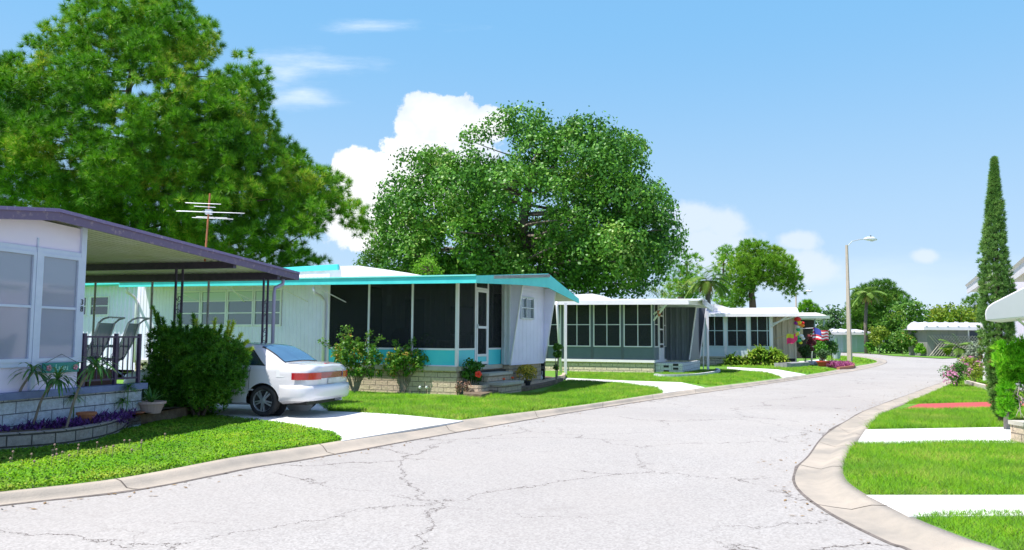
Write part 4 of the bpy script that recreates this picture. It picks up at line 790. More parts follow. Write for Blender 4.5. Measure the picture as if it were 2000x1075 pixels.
# ------------------------------------------------------------------ far blue-grey shed
def far_box(nm, lab, cat, x0, x1, yb, ye, yt, depth, mw, mr, extra=None):
    A0 = G(x0, yb, .05); Y = A0.y; A1 = W(x1, yb, Y); t = thing(nm, lab, cat, (A0.x, Y, 0)); w_ = A1.x-A0.x; z1 = W(x0, ye, Y).z; z2 = W(x0, yt, Y).z
    corr('wall', t, p0, 0, w_, 0, z1, mw, .8, .04); MB().box(.02, w_-.02, .06, depth, 0, z1).build('body', mw, t)
    mb = MB(); mb.hexa([(-.6, -.6, z1), (w_+.5, -.6, z1), (w_+.5, depth, z1+.05), (-.6, depth, z1+.05)], [(-.6, -.6, z1+.35), (w_+.5, -.6, z1+.35), (w_+.5, depth*.5, z2+.25), (-.6, depth*.5, z2+.25)]); mb.build('roof', mr, t)
    mb = MB(); k = 0
    while -.4+k < w_: mb.hexa([(-.4+k, -.62, z1+.35), (-.2+k, -.62, z1+.35), (-.2+k, depth*.5, z2+.25), (-.4+k, depth*.5, z2+.25)], [(-.4+k, -.62, z1+.45), (-.2+k, -.62, z1+.45), (-.2+k, depth*.5, z2+.35), (-.4+k, depth*.5, z2+.35)]); k += 1.1
    mb.build('roof_ribs', mat('roof_rib', (.5, .52, .58), rough=.5), t); return t, w_, z1, Y
far_box('carport_shed', 'low blue-grey shed with white roof behind the street lamp', 'shed', 1622, 1692, 688.5, 654, 646, 8, mat('bluegrey_siding', (.33, .45, .50), (.38, .50, .54), .6, .5), WHITE)
# far right home with lattice
t, w_, z1, Yh = far_box('mobile_home', 'low far mobile home with white roof and lattice screen behind the little palm', 'mobile home', 1812, 1925, 696, 645, 634, 4, mat('far_grey_wall', (.22, .22, .21), (.28, .27, .25), .8, .5), WHITE)
mb = MB()
for k in range(20):
    for s_ in (-1, 1): x = .95+k*.3; mb.beam((x-.9*s_, -.3, .1), (x+.9*s_, -.3, 2.2), .085, .03)
mb.build('lattice', mat('lattice_wood', (.64, .56, .48), (.5, .44, .38), .8, 3), t)
MB().box(w_*.72, w_, -.1, -.04, .2, z1-.1).build('screen', mat('dark_screen', (.03, .04, .07), rough=.5), t); MB().box(w_*.70, w_*.72, -.15, 0, 0, z1).build('post', WHITE, t)

# ------------------------------------------------------------------ street lamps
POLE = mat('concrete_pole', (.50, .42, .34), (.44, .38, .31), .85, 3, .2, 40)
def lamp(px, yb, yt, ax, ay, label, r0, r1, Y=None, z0=GZ):
    g = G(px, yb, z0) if Y is None else W(px, yb, Y); z0 = g.z if Y is None else 0; Yl = g.y; top = W(px-5, yt, Yl).z; t = thing('street_lamp', label, 'street lamp', (g.x, g.y, z0), 0, 'street lamps')
    n_ = 8; MB().tube([(0, 0, 0), (0, 0, top*.5), (-.0, 0, top-z0)], [r0, (r0+r1)/2, r1], 4).build('pole', POLE, t)
    hd = W(ax, ay, Yl); hx, hz_ = hd.x-g.x, hd.z-z0
    MB().tube([(0, 0, top-z0-.15), (hx*.3, 0, top-z0+.15+(hz_-top+z0)*.3), (hx*.7, 0, hz_-.05), (hx, 0, hz_)], .035, 6).build('arm', ALU, t)
    h = MB().tube([(hx-.1, 0, hz_), (hx+.15, 0, hz_+.02), (hx+.55, 0, hz_), (hx+.85, 0, hz_-.05)], [.06, .14, .17, .05], 10).build('lamp_head', mat('lamp_head', (.75, .77, .78), rough=.4), t, smooth=True)
    MB().ball((hx+.5, 0, hz_-.1), .17, 10, 6, .5).build('lens', mat('lamp_lens', (.6, .62, .6), rough=.2), h, smooth=True); MB().lathe([(.05, 0), (.05, .1), (.02, .12)], (hx+.4, 0, hz_+.14), 8).build('photocell', BLK, h)
lamp(1660, 707, 479, 1690, 467, 'tall tapered concrete street lamp standing near the road bend', .20, .10)
lamp(1557, 690, 573, 1575, 569, 'small distant street lamp showing above the roofs left of the tall one', .16, .1, 110)

# ------------------------------------------------------------------ car
def make_car():
    q0 = G(517, 813, .105); t = thing('parked_car', 'white four-door sedan parked with its rear to the road', 'car', (q0.x, q0.y, .105), 0)
    hd = Vector((-.965, .26, 0)).normalized(); ang = math.atan2(hd.y, hd.x); lat = Vector((-hd.y, hd.x, 0))
    org = Vector((q0.x, q0.y, 0))-lat*.74; t.location = (org.x, org.y, .105); t.rotation_euler = (0, 0, ang); FR[t] = (Vector((org.x, org.y, .105)), ang)
    PAINT = mat('car_paint', (.70, .69, .72), rough=.22, coat=.8); RUB = mat('rubber', (.018, .018, .02), (.03, .03, .03), .85, 8); CGL = glassmat('car_glass', (.02, .06, .10), .6, .01); CGR = glassmat('car_rear_glass', (.10, .24, .40), .8, .02)  # rear glass has the blue sky reflection put into its base colour
    TRIM = mat('black_trim', (.015, .015, .018), rough=.5)
    # x, halfwidth, zbottom, zbelt, deck half (p7 y), deck z (p7), z centre
    st = [(-.98, .60, .36, .84, .40, .935, .95), (-.96, .72, .34, .86, .52, .95, .965), (-.90, .80, .31, .885, .60, .965, .985), (-.75, .835, .27, .90, .64, .985, 1.01), (-.45, .845, .24, .91, .65, 1.0, 1.025), (-.33, .845, .23, .915, .64, 1.02, 1.04), (-.10, .85, .22, .915, .60, 1.17, 1.19), (.18, .85, .21, .915, .555, 1.31, 1.335), (.45, .85, .20, .91, .54, 1.345, 1.378), (.95, .85, .20, .90, .54, 1.36, 1.395), (1.45, .85, .20, .89, .55, 1.345, 1.38), (1.75, .85, .20, .88, .57, 1.28, 1.31), (2.15, .85, .20, .87, .62, 1.08, 1.10), (2.5, .845, .20, .86, .64, .92, .95), (2.9, .83, .21, .80, .60, .84, .87), (3.2, .78, .24, .72, .55, .75, .78), (3.35, .60, .30, .62, .40, .66, .68)]
    sx = [s_[0] for s_ in st]
    def sec(x):
        j = 0
        while j < len(sx)-2 and x > sx[j+1]: j += 1
        f = (x-sx[j])/(sx[j+1]-sx[j]); f = max(0, min(1, f)); a, b, c, d = st[max(j-1, 0)], st[j], st[j+1], st[min(j+2, len(st)-1)]; r = []
        for k in range(1, 7):
            h = sx[j+1]-sx[j]; m1 = (c[k]-a[k])/max(c[0]-a[0], 1e-6)*h; m2 = (d[k]-b[k])/max(d[0]-b[0], 1e-6)*h; f2, f3 = f*f, f*f*f
            r.append((2*f3-3*f2+1)*b[k]+(f3-2*f2+f)*m1+(-2*f3+3*f2)*c[k]+(f3-f2)*m2)
        w_, zb, zl_, y7, z7, z9 = r; mid = zb+(zl_-zb)*.62
        return [(0, zb), (w_*.82, zb), (w_*.965, zb+.05), (w_*.995, zb+.17), (w_, mid-.08), (w_*.992, mid+.05), (w_*.955, zl_-.02), (w_*.93, zl_+.012), (y7+(w_*.93-y7)*.12, z7-.06*min(1, (z7-zl_)*3)), (y7*.93, z7), (y7*.5, z9-.008), (0, z9)]
    def pt(x, tt, o=0):
        c = sec(x); i = min(int(tt), len(c)-2); f = tt-i; a, b = c[i], c[i+1]; y, z = a[0]+(b[0]-a[0])*f, a[1]+(b[1]-a[1])*f; ny, nz = (b[1]-a[1]), -(b[0]-a[0]); l = math.hypot(ny, nz) or 1
        return (x, y+ny/l*o, z+nz/l*o)
    NX = 170; xs = [sx[0]+(sx[-1]-sx[0])*i/NX for i in range(NX+1)]; V = []; NT = 44; inside = []
    half = [k/4 for k in range(NT+1)]
    def at_(x, tt): i = min(int(tt), 10); f = tt-i; c = sec(x); return (x, c[i][0]+(c[i+1][0]-c[i][0])*f, c[i][1]+(c[i+1][1]-c[i][1])*f)
    for x in xs:
        L_ = [at_(x, q) for q in half]; V += L_+[(x, -y, z) for x, y, z in L_[-2:0:-1]]
    n = 2*NT; Vn = []
    for (x, y, z) in V:
        ins = False
        if abs(y) > .42:
            for xw in (0, 2.53):
                dx, dz = x-xw, z-.275; q = math.hypot(dx, dz)
                if q < .355: ins = True; q = max(q, 1e-3); x, z = xw+dx/q*.355, .275+dz/q*.355; break
        Vn.append((x, y, z)); inside.append(ins)
    fs = [(i*n+k, (i+1)*n+k, (i+1)*n+(k+1) % n, i*n+(k+1) % n) for i in range(NX) for k in range(n)]
    mb = MB().add(Vn, [f for f in fs if not all(inside[q] for q in f)]+[tuple(range(n)), tuple(NX*n+k for k in range(n))[::-1]]); body = mb.build('body', PAINT, t, smooth=True)
    em = body.modifiers.new('e', 'EDGE_SPLIT'); em.split_angle = R(50)
    for xw in (0, 2.53):
        for s_ in (-1, 1):
            MB().prism([(xw+.35*math.cos(a), s_*.56, .275+.35*math.sin(a)) for a in [2*math.pi*k/20 for k in range(20)]], (0, -s_*.03, 0)).build('wheel_well', TRIM, t)
            wh = bpy.data.objects.new('wheel', None); col.objects.link(wh); wh.parent = t; wh.location = (xw, s_*.74, .295); wh.empty_display_size = .2; wh.rotation_euler = (R(90) if s_ < 0 else R(-90), 0, 0)
            MB().lathe([(.20, -.09), (.27, -.095), (.292, -.07), (.295, 0), (.292, .07), (.27, .095), (.205, .09), (.2, .05)], n=36).build('tyre', RUB, wh, smooth=True)
            rm = MB(); rm.lathe([(.0, .03), (.19, .03), (.20, .085), (.208, .088), (.208, .02)], n=32)
            for k in range(5):
                a = k*2*math.pi/5+.3
                for da in (-.16, .16):
                    c0, s0 = math.cos(a+da*1.6), math.sin(a+da*1.6); c1, s1 = math.cos(a+da), math.sin(a+da); rm.beam((.05*c0, .05*s0, .082), (.195*c1, .195*s1, .070), .026, .03)
            rm.lathe([(.055, .04), (.055, .095), (.02, .1)], n=14); rm.build('rim', mat('rim_metal', (.62, .64, .66), rough=.3, metal=.7), wh)
            MB().lathe([(.198, .036), (.04, .036), (.04, .037), (.197, .037)], n=24).build('brake_disc', TRIM, wh)
    # glass: rear window wraps the sloping station range, side glass sits on the greenhouse flank
    def patch(name, fn, nu, nv, m, par=t, smooth=True):
        V = [fn(i/nu, j/nv) for i in range(nu+1) for j in range(nv+1)]; return MB().add(V, [(i*(nv+1)+j, (i+1)*(nv+1)+j, (i+1)*(nv+1)+j+1, i*(nv+1)+j+1) for i in range(nu) for j in range(nv)]).build(name, m, par, smooth)
    def rearglass(u, v):
        x = -.33+.54*u; tt = 8.75+abs(v-.5)*0; k = (v-.5)*2; tt = 11-abs(k)*(2.15); p_ = pt(x, tt, .008); return (p_[0], p_[1]*(1 if k >= 0 else -1), p_[2]+.004)
    patch('rear_window', rearglass, 14, 24, CGR)
    def rg2(u, v):
        x = -.345+.57*u; k = (v-.5)*2; tt = 11-abs(k)*(2.45); p_ = pt(x, tt, .004); return (p_[0], p_[1]*(1 if k >= 0 else -1), p_[2]+.001)
    patch('rear_window_seal', rg2, 14, 24, TRIM)
    def fglass(u, v):
        x = 1.68+.80*u; k = (v-.5)*2; tt = 11-abs(k)*2.1; p_ = pt(x, tt, .008); return (p_[0], p_[1]*(1 if k >= 0 else -1), p_[2]+.004)
    patch('windscreen', fglass, 12, 20, CGL)
    for s_ in (1, -1):
        for nm, xa, xb, sa, sb in (('rear_side_window', .02, .74, .42, .0), ('front_side_window', .80, 1.95, 0, .5)):
            def sg_(u, v, xa=xa, xb=xb, sa=sa, sb=sb, o=.006, e=0.0):
                x0 = xa-e+(sa)*v; x1 = xb+e-sb*v; x = x0+(x1-x0)*u; tt = 7.12-e+(.86+e*2)*v; p_ = pt(x, tt, o); return (p_[0], s_*p_[1], p_[2])
            patch(nm, sg_, 12, 6, CGL); patch('window_seal', lambda u, v: sg_(u, v, o=.003, e=.03), 12, 6, TRIM)
        # door seams and handles
        mb = MB()
        for x in (.30, .78, 1.98): mb.tube([(pt(x, tt, .001)[0]+(-.12*max(0, (5-tt))/3*0), s_*pt(x, tt, .001)[1], pt(x, tt)[2]) for tt in [3+.4*k for k in range(11)]], .004, 4, False)
        mb.build('door_seam', TRIM, t)
        MB().tube([(.40, s_*(pt(.45, 5.6)[1]+.015), .79), (.62, s_*(pt(.5, 5.6)[1]+.02), .79)], .014, 6).build('door_handle', PAINT, t, smooth=True)
        MB().tube([(.2, s_*.855, .50), (2.2, s_*.855, .50)], .012, 4).build('side_moulding', PAINT, t)
        MB().ball((1.98, s_*.93, .98), .09, 10, 7, .7).build('side_mirror', PAINT, t, smooth=True)
    fd = MB(); pp = [pt(-.42+.17*(k in (1, 2)), 5.1+.75*(k > 1), .003) for k in range(4)]; fd.add([pt(-.44, 5.2, .004), pt(-.27, 5.2, .004), pt(-.27, 5.95, .004), pt(-.44, 5.95, .004)], [(0, 1, 2, 3)]); fd.build('fuel_door', mat('fuel_door_paint', (.72, .73, .75), rough=.3), t)  # fuel door patch in a pale paint of its own
    # bumper: plan curve round the tail
    def tail(z0, z1, out, thick, name, m, xa=-.35, nb=1):
        pts = [(xa, .845), (-.62, .842), (-.80, .82), (-.91, .75), (-.965, .62), (-.985, .4), (-.99, 0)]; cur = [(p.x, p.y) for p in catmull([(a, b, 0) for a, b in pts], 5)]; cur += [(a, -b) for a, b in cur[-2::-1]]
        prof = [(0, z0), (out*.7, z0+.01), (out, z0+(z1-z0)*.3), (out, z0+(z1-z0)*.75), (out*.8, z1-.02), (0, z1)]; V = []
        for i, (x, y) in enumerate(cur):
            x1, y1 = cur[min(i+1, len(cur)-1)]; x0, y0 = cur[max(i-1, 0)]; dx, dy = x1-x0, y1-y0; l = math.hypot(dx, dy); nx, ny = dy/l, -dx/l
            fade = min(1, i/5, (len(cur)-1-i)/5)
            for o, z in prof: V.append((x+nx*o*fade, y+ny*o*fade, z))
        n = len(prof); return MB().add(V, [(i*n+k, (i+1)*n+k, (i+1)*n+k+1, i*n+k+1) for i in range(len(cur)-1) for k in range(n-1)]).build(name, m, t, True), cur
    tail(.30, .60, -.085 if False else .085, 0, 'rear_bumper', PAINT)
    bp, cur = tail(.30, .60, .085, 0, 'bumper_tmp', PAINT); bpy.data.objects.remove(bp)
    # light band across the tail, wrapping the corners
    RED = mat('tail_red', (.50, .008, .012), (.42, .006, .01), .15, 10, coat=1); CLR = mat('tail_clear', (.65, .62, .62), rough=.15, coat=1)
    def band(y0, y1, z0, z1, nm, m, side=0, o=.03):
        V = []; n = 16
        for i in range(n+1):
            y = y0+(y1-y0)*i/n; ay = abs(y)
            # x on the tail outline for this y
            best = None
            for j in range(len(cur)//2):
                (xa, ya), (xb, yb) = cur[j], cur[j+1]
                if ya >= ay >= yb: f = 0 if ya == yb else (ya-ay)/(ya-yb); best = xa+(xb-xa)*f; break
            if best is None: best = -.99 if ay < .5 else -.45
            V += [(best-o+.0, y*(1+.035*min(1, ay/.7)**3), z0), (best-o, y*(1+.035*min(1, ay/.7)**3), z1)]
        return MB().add(V, [(2*i, 2*i+1, 2*i+3, 2*i+2) for i in range(n)]).build(nm, m, t, True)
    # tail face closing the body behind the light band
    back = MB(); V = []
    for (x, y) in cur:
        V += [(x*.995, y*.99, .58), (x*.997+.0, y*.985, .80), (x*.99+.02, y*.96, .90), (x*.97+.05, y*.9, .95), (x*.9+.09, y*.75, .975)]
    back.add(V, [(i*5+k, (i+1)*5+k, (i+1)*5+k+1, i*5+k+1) for i in range(len(cur)-1) for k in range(4)]); back.build('boot_lid', PAINT, t, True)
    band(.843, .44, .70, .83, 'tail_light', RED); band(-.44, -.843, .70, .83, 'tail_light', RED); band(.43, -.43, .715, .83, 'reflector_panel', mat('reflector_red', (.26, .006, .04), (.20, .006, .03), .2, 6, coat=1), o=.010)
    band(.52, .44, .715, .82, 'reversing_light', CLR, o=.018); band(-.44, -.52, .715, .82, 'reversing_light', CLR, o=.018)
    MB().box(-1.012, -.99, -.16, .16, .61, .70).build('number_plate', mat('plate', (.55, .58, .6), (.5, .52, .5), .4, 8), t)
    for s_ in (-1, 1): MB().tube([(-.40, s_*.62, 1.005), (-.62, s_*.625, .995), (-.80, s_*.62, .972), (-.925, s_*.585, .93), (-.972, s_*.575, .86)], .004, 4).build('boot_seam', TRIM, t)
    MB().box(-.90, -.86, -.07, .07, .965, 1.0).build('brake_light', RED, t)
    MB().tube([(-.99, -.45, .27), (-.7, -.45, .27)], .028, 8).build('exhaust_pipe', ALU, t); MB().box(-.85, 3.1, -.68, .68, .22, .32).build('underbody', TRIM, t)
    seat = mat('seat_cloth', (.12, .12, .13), rough=.9)
    for x in (.35, 1.25):
        for y in (-.38, .38): MB().prism([(x, y-.22, .5), (x-.2, y-.22, 1.05), (x-.1, y-.22, 1.08), (x+.12, y-.22, .5)], (0, .44, 0)).build('seat_back', seat, t, bevel=.03); MB().ball((x-.17, y, 1.16), .10, 10, 6, .9).build('head_rest', seat, t, True)
make_car()

# ------------------------------------------------------------------ vegetation
BARK = mat('bark', (.16, .11, .08), (.09, .065, .05), .95, 5, .8, 14); BARKG = mat('grey_bark', (.22, .19, .16), (.13, .11, .09), .95, 5, .8, 14); TWIG = mat('twig', (.30, .24, .19), (.2, .16, .12), .9, 8)
def edged(x, y, P):
    P = np.asarray(P, float); d = np.full(len(x), 1e9)
    for i in range(len(P)):
        a, b = P[i-1], P[i]; ab = b-a; tt = np.clip(((x-a[0])*ab[0]+(y-a[1])*ab[1])/(ab@ab+1e-9), 0, 1); d = np.minimum(d, np.hypot(x-a[0]-tt*ab[0], y-a[1]-tt*ab[1]))
    return d
def crown(poly, Y, r0, r1, thick, n, holes=(), sep=.62):
    P = np.asarray(poly, float); lo, hi = P.min(0), P.max(0); out = []; tries = 0
    X = RS.uniform(lo[0], hi[0], 9000); Z = RS.uniform(lo[1], hi[1], 9000); k = inpoly(X, Z, P); X, Z = X[k], Z[k]; D = edged(X, Z, P); dm = D.max()
    for x, z, d in zip(X, Z, D):
        r = RS.uniform(r0, r1)
        if d < r*.72: continue
        if any(math.hypot(x-h[0], z-h[1]) < h[2]+r*.8 for h in holes): continue
        f = math.sqrt(min(1, d/dm)); dy = -thick*f*RS.uniform(.3, 1) if RS.rand() < .62 else thick*f*RS.uniform(-.3, 1)
        if any(math.hypot(x-o[0], z-o[1]) < sep*(r+o[2])*.8 and abs(dy-o[3]) < (r+o[2])*.8/ppm(Y) for o in out): continue
        out.append((x, z, r, dy))
        if len(out) >= n: break
    return [(W(x, z, Y+dy), r/ppm(Y)) for x, z, r, dy in out]
def shell(c, r, n, up=.25, lo=.72, flat=.8):
    d = unit(RS.normal(size=(n, 3))+np.array([0, 0, up])); q = r*RS.uniform(lo, 1.05, n)[:, None]; p = d*q; p[:, 2] *= flat
    return np.array(c)+p, d
def limbs(base, nodes, blobs, r0, n_side=7, rb=.05, wob=.7, maxb=60):
    """trunk through nodes, then a limb from the nearest node to each crown blob"""
    mb = MB(True); pts = [Vector(base)]+[Vector(q) for q in nodes]; cu = catmull(pts, 4); k = len(cu); mb.tube(cu, [r0*(1-.7*i/(k-1)) for i in range(k)], n_side)
    sel = blobs if len(blobs) <= maxb else random.sample(blobs, maxb)
    for c, r in sel:
        best = min(range(2, k), key=lambda i: (cu[i]-c).length+max(0, cu[i].z-c.z)*2.5); a = cu[best]; m_ = a.lerp(c, .5)+Vector((random.uniform(-1, 1), random.uniform(-1, 1), random.uniform(-.5, .2)))*wob*(c-a).length*.3
        ra = max(rb, r0*(1-.7*best/(k-1))*.38); q = catmull([a, m_, c], 4); mb.tube(q, [ra*(1-.8*i/(len(q)-1)) for i in range(len(q))], 5)
    return mb
def tree(name, label, Y, poly, r0, r1, n, thick, style, lm, base, nodes, tr, per, size, holes=(), bark=None, group=None, maxb=45, cat='tree', wd=None, sep=.62, nn=26, flat=.8):
    B = crown(poly, Y, r0, r1, thick, n, holes, sep); b = W(base, 700, Y); t = thing(name, label, cat, (b.x, Y, 0), 0, group)
    nd_ = [W(px, py, Y) for px, py in nodes]; limbs((b.x, Y, -.1), nd_, B, tr, maxb=maxb).build('trunk', bark or BARK, t, smooth=True)
    Vs = []
    for c, r in B:
        k = max(6, int(per*r*r))
        if style == 'needle':
            
            if style == 'needle' and size < .41: p, d = shell(c, r, max(6, int(k/2.3)), .5, .6, flat); Vs.append(needles(p, unit(d+np.array([0, 0, .5])), nn*3, size, wd*.8, .9))
            else: p, d = shell(c, r, k, .5, .7, flat); Vs.append(needles(p, unit(d+np.array([0, 0, .6])), nn, size, wd or size*.07, .6))
        else:
            kk = max(3, k//14); p, d = shell(c, r, kk, .35, .72, flat); q = np.repeat(p, 14, 0)+RS.normal(size=(kk*14, 3))*size*.9; Vs.append(leaves(q, size, .62, D=np.repeat(d, 14, 0)))
    V = np.concatenate(Vs); facemesh('crown', V, 3 if style == 'needle' else 4, lm, t); return t, B
PINEM = leafmat('pine_needles', (.025, .15, .006), (.24, .54, .018), (.62, .62, .08), .20, .5, .35)
OAKM = leafmat('oak_leaves', (.03, .13, .014), (.16, .40, .035), (.32, .48, .10), .2, .45, .3)
BRIGHT = leafmat('bright_leaves', (.14, .38, .02), (.26, .52, .04), None, .45, .5, .8)
MIDG = leafmat('mid_leaves', (.05, .16, .02), (.14, .30, .03), (.26, .36, .05), .35, .5, .4)
YELG = leafmat('yellow_green_leaves', (.12, .24, .02), (.30, .38, .03), (.42, .40, .06), .35, .5, .25)
FARD = leafmat('far_dark_leaves', (.06, .14, .05), (.11, .21, .07), None, .3, .6, .3)
tree('pine_tree', 'huge bushy pine tree towering behind the purple and turquoise homes', 42, [(-140, 120), (-60, 70), (0, 98), (45, 98), (62, 62), (110, 40), (118, 12), (165, -25), (250, -50), (345, -30), (395, 25), (428, 55), (430, 84), (500, 92), (522, 125), (530, 175), (552, 215), (556, 262), (575, 283), (605, 285), (625, 318), (655, 330), (690, 365), (715, 395), (726, 430), (732, 485), (715, 505), (690, 480), (640, 535), (560, 560), (450, 570), (300, 550), (150, 520), (0, 470), (-140, 450)], 21, 50, 560, 6.0, 'needle', PINEM,
     300, [(290, 560), (270, 420), (262, 300), (250, 200), (262, 120), (280, 60)], .30, 70, .40, [(252, 178, 9), (215, 255, 8), (130, 305, 8), (660, 455, 12), (625, 490, 10), (60, 430, 6), (430, 128, 8)], maxb=60, wd=.030, nn=26, sep=.41)
tree('oak_tree', 'very large spreading oak tree behind the turquoise home', 50, [(720, 395), (742, 360), (775, 345), (775, 300), (830, 283), (880, 286), (905, 262), (930, 228), (975, 212), (1020, 192), (1055, 210), (1085, 243), (1130, 222), (1178, 230), (1195, 255), (1245, 268), (1268, 295), (1262, 330), (1295, 352), (1322, 395), (1332, 440), (1358, 478), (1342, 525), (1300, 570), (1240, 600), (1100, 600), (950, 590), (800, 590), (735, 560), (722, 470)], 19, 60, 210, 7.5, 'leaf', OAKM,
     1020, [(1022, 560), (1020, 460), (1030, 380), (1050, 300)], .55, 430, .22, [(875, 475, 9), (890, 300, 7), (1040, 395, 5), (955, 300, 9), (985, 290, 6)], bark=BARKG, maxb=110, sep=.5, flat=.85)
tree('small_tree', 'small vivid light green tree peeking above the turquoise roof in front of the oak', 40, [(805, 545), (808, 512), (828, 497), (850, 495), (868, 510), (872, 545)], 8, 14, 18, .8, 'leaf', BRIGHT, 838, [(838, 560), (840, 530)], .08, 900, .11, cat='tree')
tree('small_tree', 'light green tree filling the gap between the big pine and the oak', 56, [(690, 540), (690, 505), (712, 500), (722, 440), (740, 395), (765, 400), (770, 540)], 10, 18, 40, 1.5, 'leaf', MIDG, 740, [(742, 540), (744, 460)], .12, 380, .2, cat='tree')
tree('pine_tree', 'dark green pine just right of the oak', 66, [(1290, 600), (1295, 530), (1320, 500), (1348, 487), (1368, 505), (1372, 545), (1385, 600)], 12, 20, 36, 2, 'needle', PINEM, 1340, [(1340, 600), (1342, 520)], .2, 36, .42, wd=.035, nn=18)
tree('pine_tree', 'round-topped pine with bare forking trunks behind the beige home', 92, [(1412, 560), (1420, 520), (1425, 490), (1450, 473), (1480, 466), (1515, 480), (1545, 500), (1562, 525), (1569, 545), (1572, 575), (1545, 590), (1525, 575), (1505, 565), (1480, 565), (1465, 585), (1452, 612), (1408, 612)], 9, 17, 150, 3.0, 'needle', leafmat('olive_pine_needles', (.08, .26, .012), (.24, .46, .03), (.40, .50, .06), .35, .5, .2), 1472, [(1470, 600), (1468, 570), (1478, 540), (1485, 510)], .5, 34, .5, wd=.06, nn=20, maxb=12, sep=.5)
tree('pine_tree', 'narrow bright green pine left of the round-topped pine', 86, [(1392, 610), (1398, 560), (1392, 530), (1396, 490), (1412, 478), (1432, 476), (1432, 500), (1420, 540), (1425, 575), (1430, 610)], 8, 14, 38, 1.6, 'needle', PINEM, 1410, [(1410, 600), (1412, 540), (1414, 500)], .2, 30, .45, wd=.05, nn=18)
tree('pine_tree', 'small dark pine tip showing above the beige home roof', 80, [(1555, 620), (1560, 600), (1572, 582), (1588, 590), (1600, 604), (1602, 620)], 6, 10, 16, 1, 'needle', PINEM, 1580, [(1580, 610), (1580, 590)], .12, 34, .4, wd=.05, nn=18)
tree('pine_tree', 'broad pine far behind the palm beside the tall street lamp', 125, [(1640, 650), (1650, 600), (1662, 570), (1690, 552), (1720, 545), (1750, 553), (1762, 570), (1776, 585), (1772, 605), (1750, 610), (1745, 660), (1700, 680), (1650, 680)], 7, 15, 200, 4, 'needle', MIDG, 1705, [(1702, 650), (1705, 600)], .45, 22, .7, wd=.08, nn=16, sep=.48)
tree('far_trees_clump', 'low dark green distant trees left of the tall street lamp', 150, [(1596, 665), (1600, 612), (1612, 602), (1632, 600), (1650, 612), (1660, 665)], 6, 11, 40, 3, 'leaf', FARD, 1625, [(1625, 650), (1625, 620)], .3, 75, .6)
tree('leafy_tree', 'full bright green tree right of the far palm', 100, [(1700, 690), (1705, 640), (1730, 610), (1742, 592), (1770, 580), (1800, 592), (1812, 610), (1812, 650), (1790, 690)], 8, 15, 70, 3, 'leaf', MIDG, 1760, [(1760, 670), (1765, 620)], .25, 150, .42)
tree('leafy_tree', 'yellow-green rounded tree above the far lattice home', 112, [(1798, 650), (1805, 612), (1830, 597), (1860, 597), (1890, 602), (1920, 610), (1925, 650)], 8, 14, 50, 3, 'leaf', YELG, 1860, [(1860, 650), (1862, 620)], .25, 140, .42)
tree('pine_tree', 'pale distant pine behind the white roof corner on the right', 130, [(1870, 620), (1880, 590), (1895, 574), (1920, 572), (1935, 600), (1935, 620)], 7, 12, 22, 2, 'needle', MIDG, 1905, [(1905, 620), (1905, 600)], .3, 20, .6, wd=.08, nn=16)
# strips: arching leaves
def ribbons(C, D, ln, wd, droop, seg=4, taper=True):
    n = len(C); D = unit(D); s_ = unit(np.cross(D, np.tile([0, 0, 1.], (n, 1)))+1e-6); F4 = []; P = C.copy(); d = D.copy(); prev = None
    ln = np.broadcast_to(ln, (n,)); L_ = (ln/seg)[:, None]
    for i in range(seg+1):
        w_ = wd*(math.sin(math.pi*min(.98, (i+.35)/(seg+.4)))**.7 if taper else 1)*.5; a, b = P-s_*w_, P+s_*w_
        if prev is not None: F4.append(np.stack([prev[0], prev[1], b, a], 1))
        prev = (a, b); P = P+d*L_; d = unit(d-np.array([0, 0, droop/seg]))
    return np.concatenate(F4).reshape(-1, 3)
def fan(c, n, ln, wd, droop, elev=(.0, 1.2), seg=4):
    a = RS.uniform(0, 2*math.pi, n); e = RS.uniform(*elev, n); D = np.stack([np.cos(a)*np.cos(e), np.sin(a)*np.cos(e), np.sin(e)], 1)
    return ribbons(np.tile(np.array(c, float), (n, 1)), D, ln*RS.uniform(.7, 1.1, n), wd, droop, seg)
PALM = leafmat('palm_fronds', (.10, .22, .03), (.24, .38, .07), (.38, .42, .14), .35, .5, .6)
def frond(c, d, ln, droop, leaf, wd, n=16):
    """feather frond: leaflets on both sides of an arching rib"""
    p = np.array(c, float); d = np.array(d, float); d /= np.linalg.norm(d); C = []; D = []; pts = [Vector(p)]
    for i in range(n):
        p = p+d*ln/n; d = d-np.array([0, 0, droop/n]); d /= np.linalg.norm(d); s_ = np.cross(d, [0, 0, 1]); s_ /= np.linalg.norm(s_)+1e-9; pts.append(Vector(p))
        for q in (-1, 1): C.append(p.copy()); D.append(s_*q+d*.6+np.array([0, 0, -.25]))
    return ribbons(np.array(C), np.array(D), leaf*(.6+.6*np.sin(np.linspace(.3, 2.9, len(C)))), wd, .5, 2), pts
def feather_palm(name, label, Y, bx, by, hx, hy, ln, tr, n=12, cat='palm tree', dead=False, wd=.06, droop=1.5):
    g = W(bx, by, Y); h = W(hx, hy, Y); t = thing(name, label, cat, (g.x, Y, 0)); MB(True).tube([(g.x, Y, -.1), (g.x, Y, h.z*.5), (h.x, Y, h.z)], [tr*1.15, tr, tr*.85], 8).build('trunk', BARKG, t, smooth=True)
    Vs = []
    for k in range(n): a = k*2.4; e = random.uniform(-.2, 1.2); v_, _ = frond(h, (math.cos(a)*math.cos(e), math.sin(a)*math.cos(e), math.sin(e)), ln*random.uniform(.8, 1.1), droop, ln*.32, wd); Vs.append(v_)
    facemesh('crown', np.concatenate(Vs), 4, PALM, t)
    if dead:
        v_ = fan((h.x, h.y, h.z-.1), 26, ln*.6, wd*1.6, 2.2, (-.9, -.2)); facemesh('dead_fronds', v_, 4, mat('dead_frond', (.36, .22, .10), (.26, .15, .07), .9, 4), t)
    return t
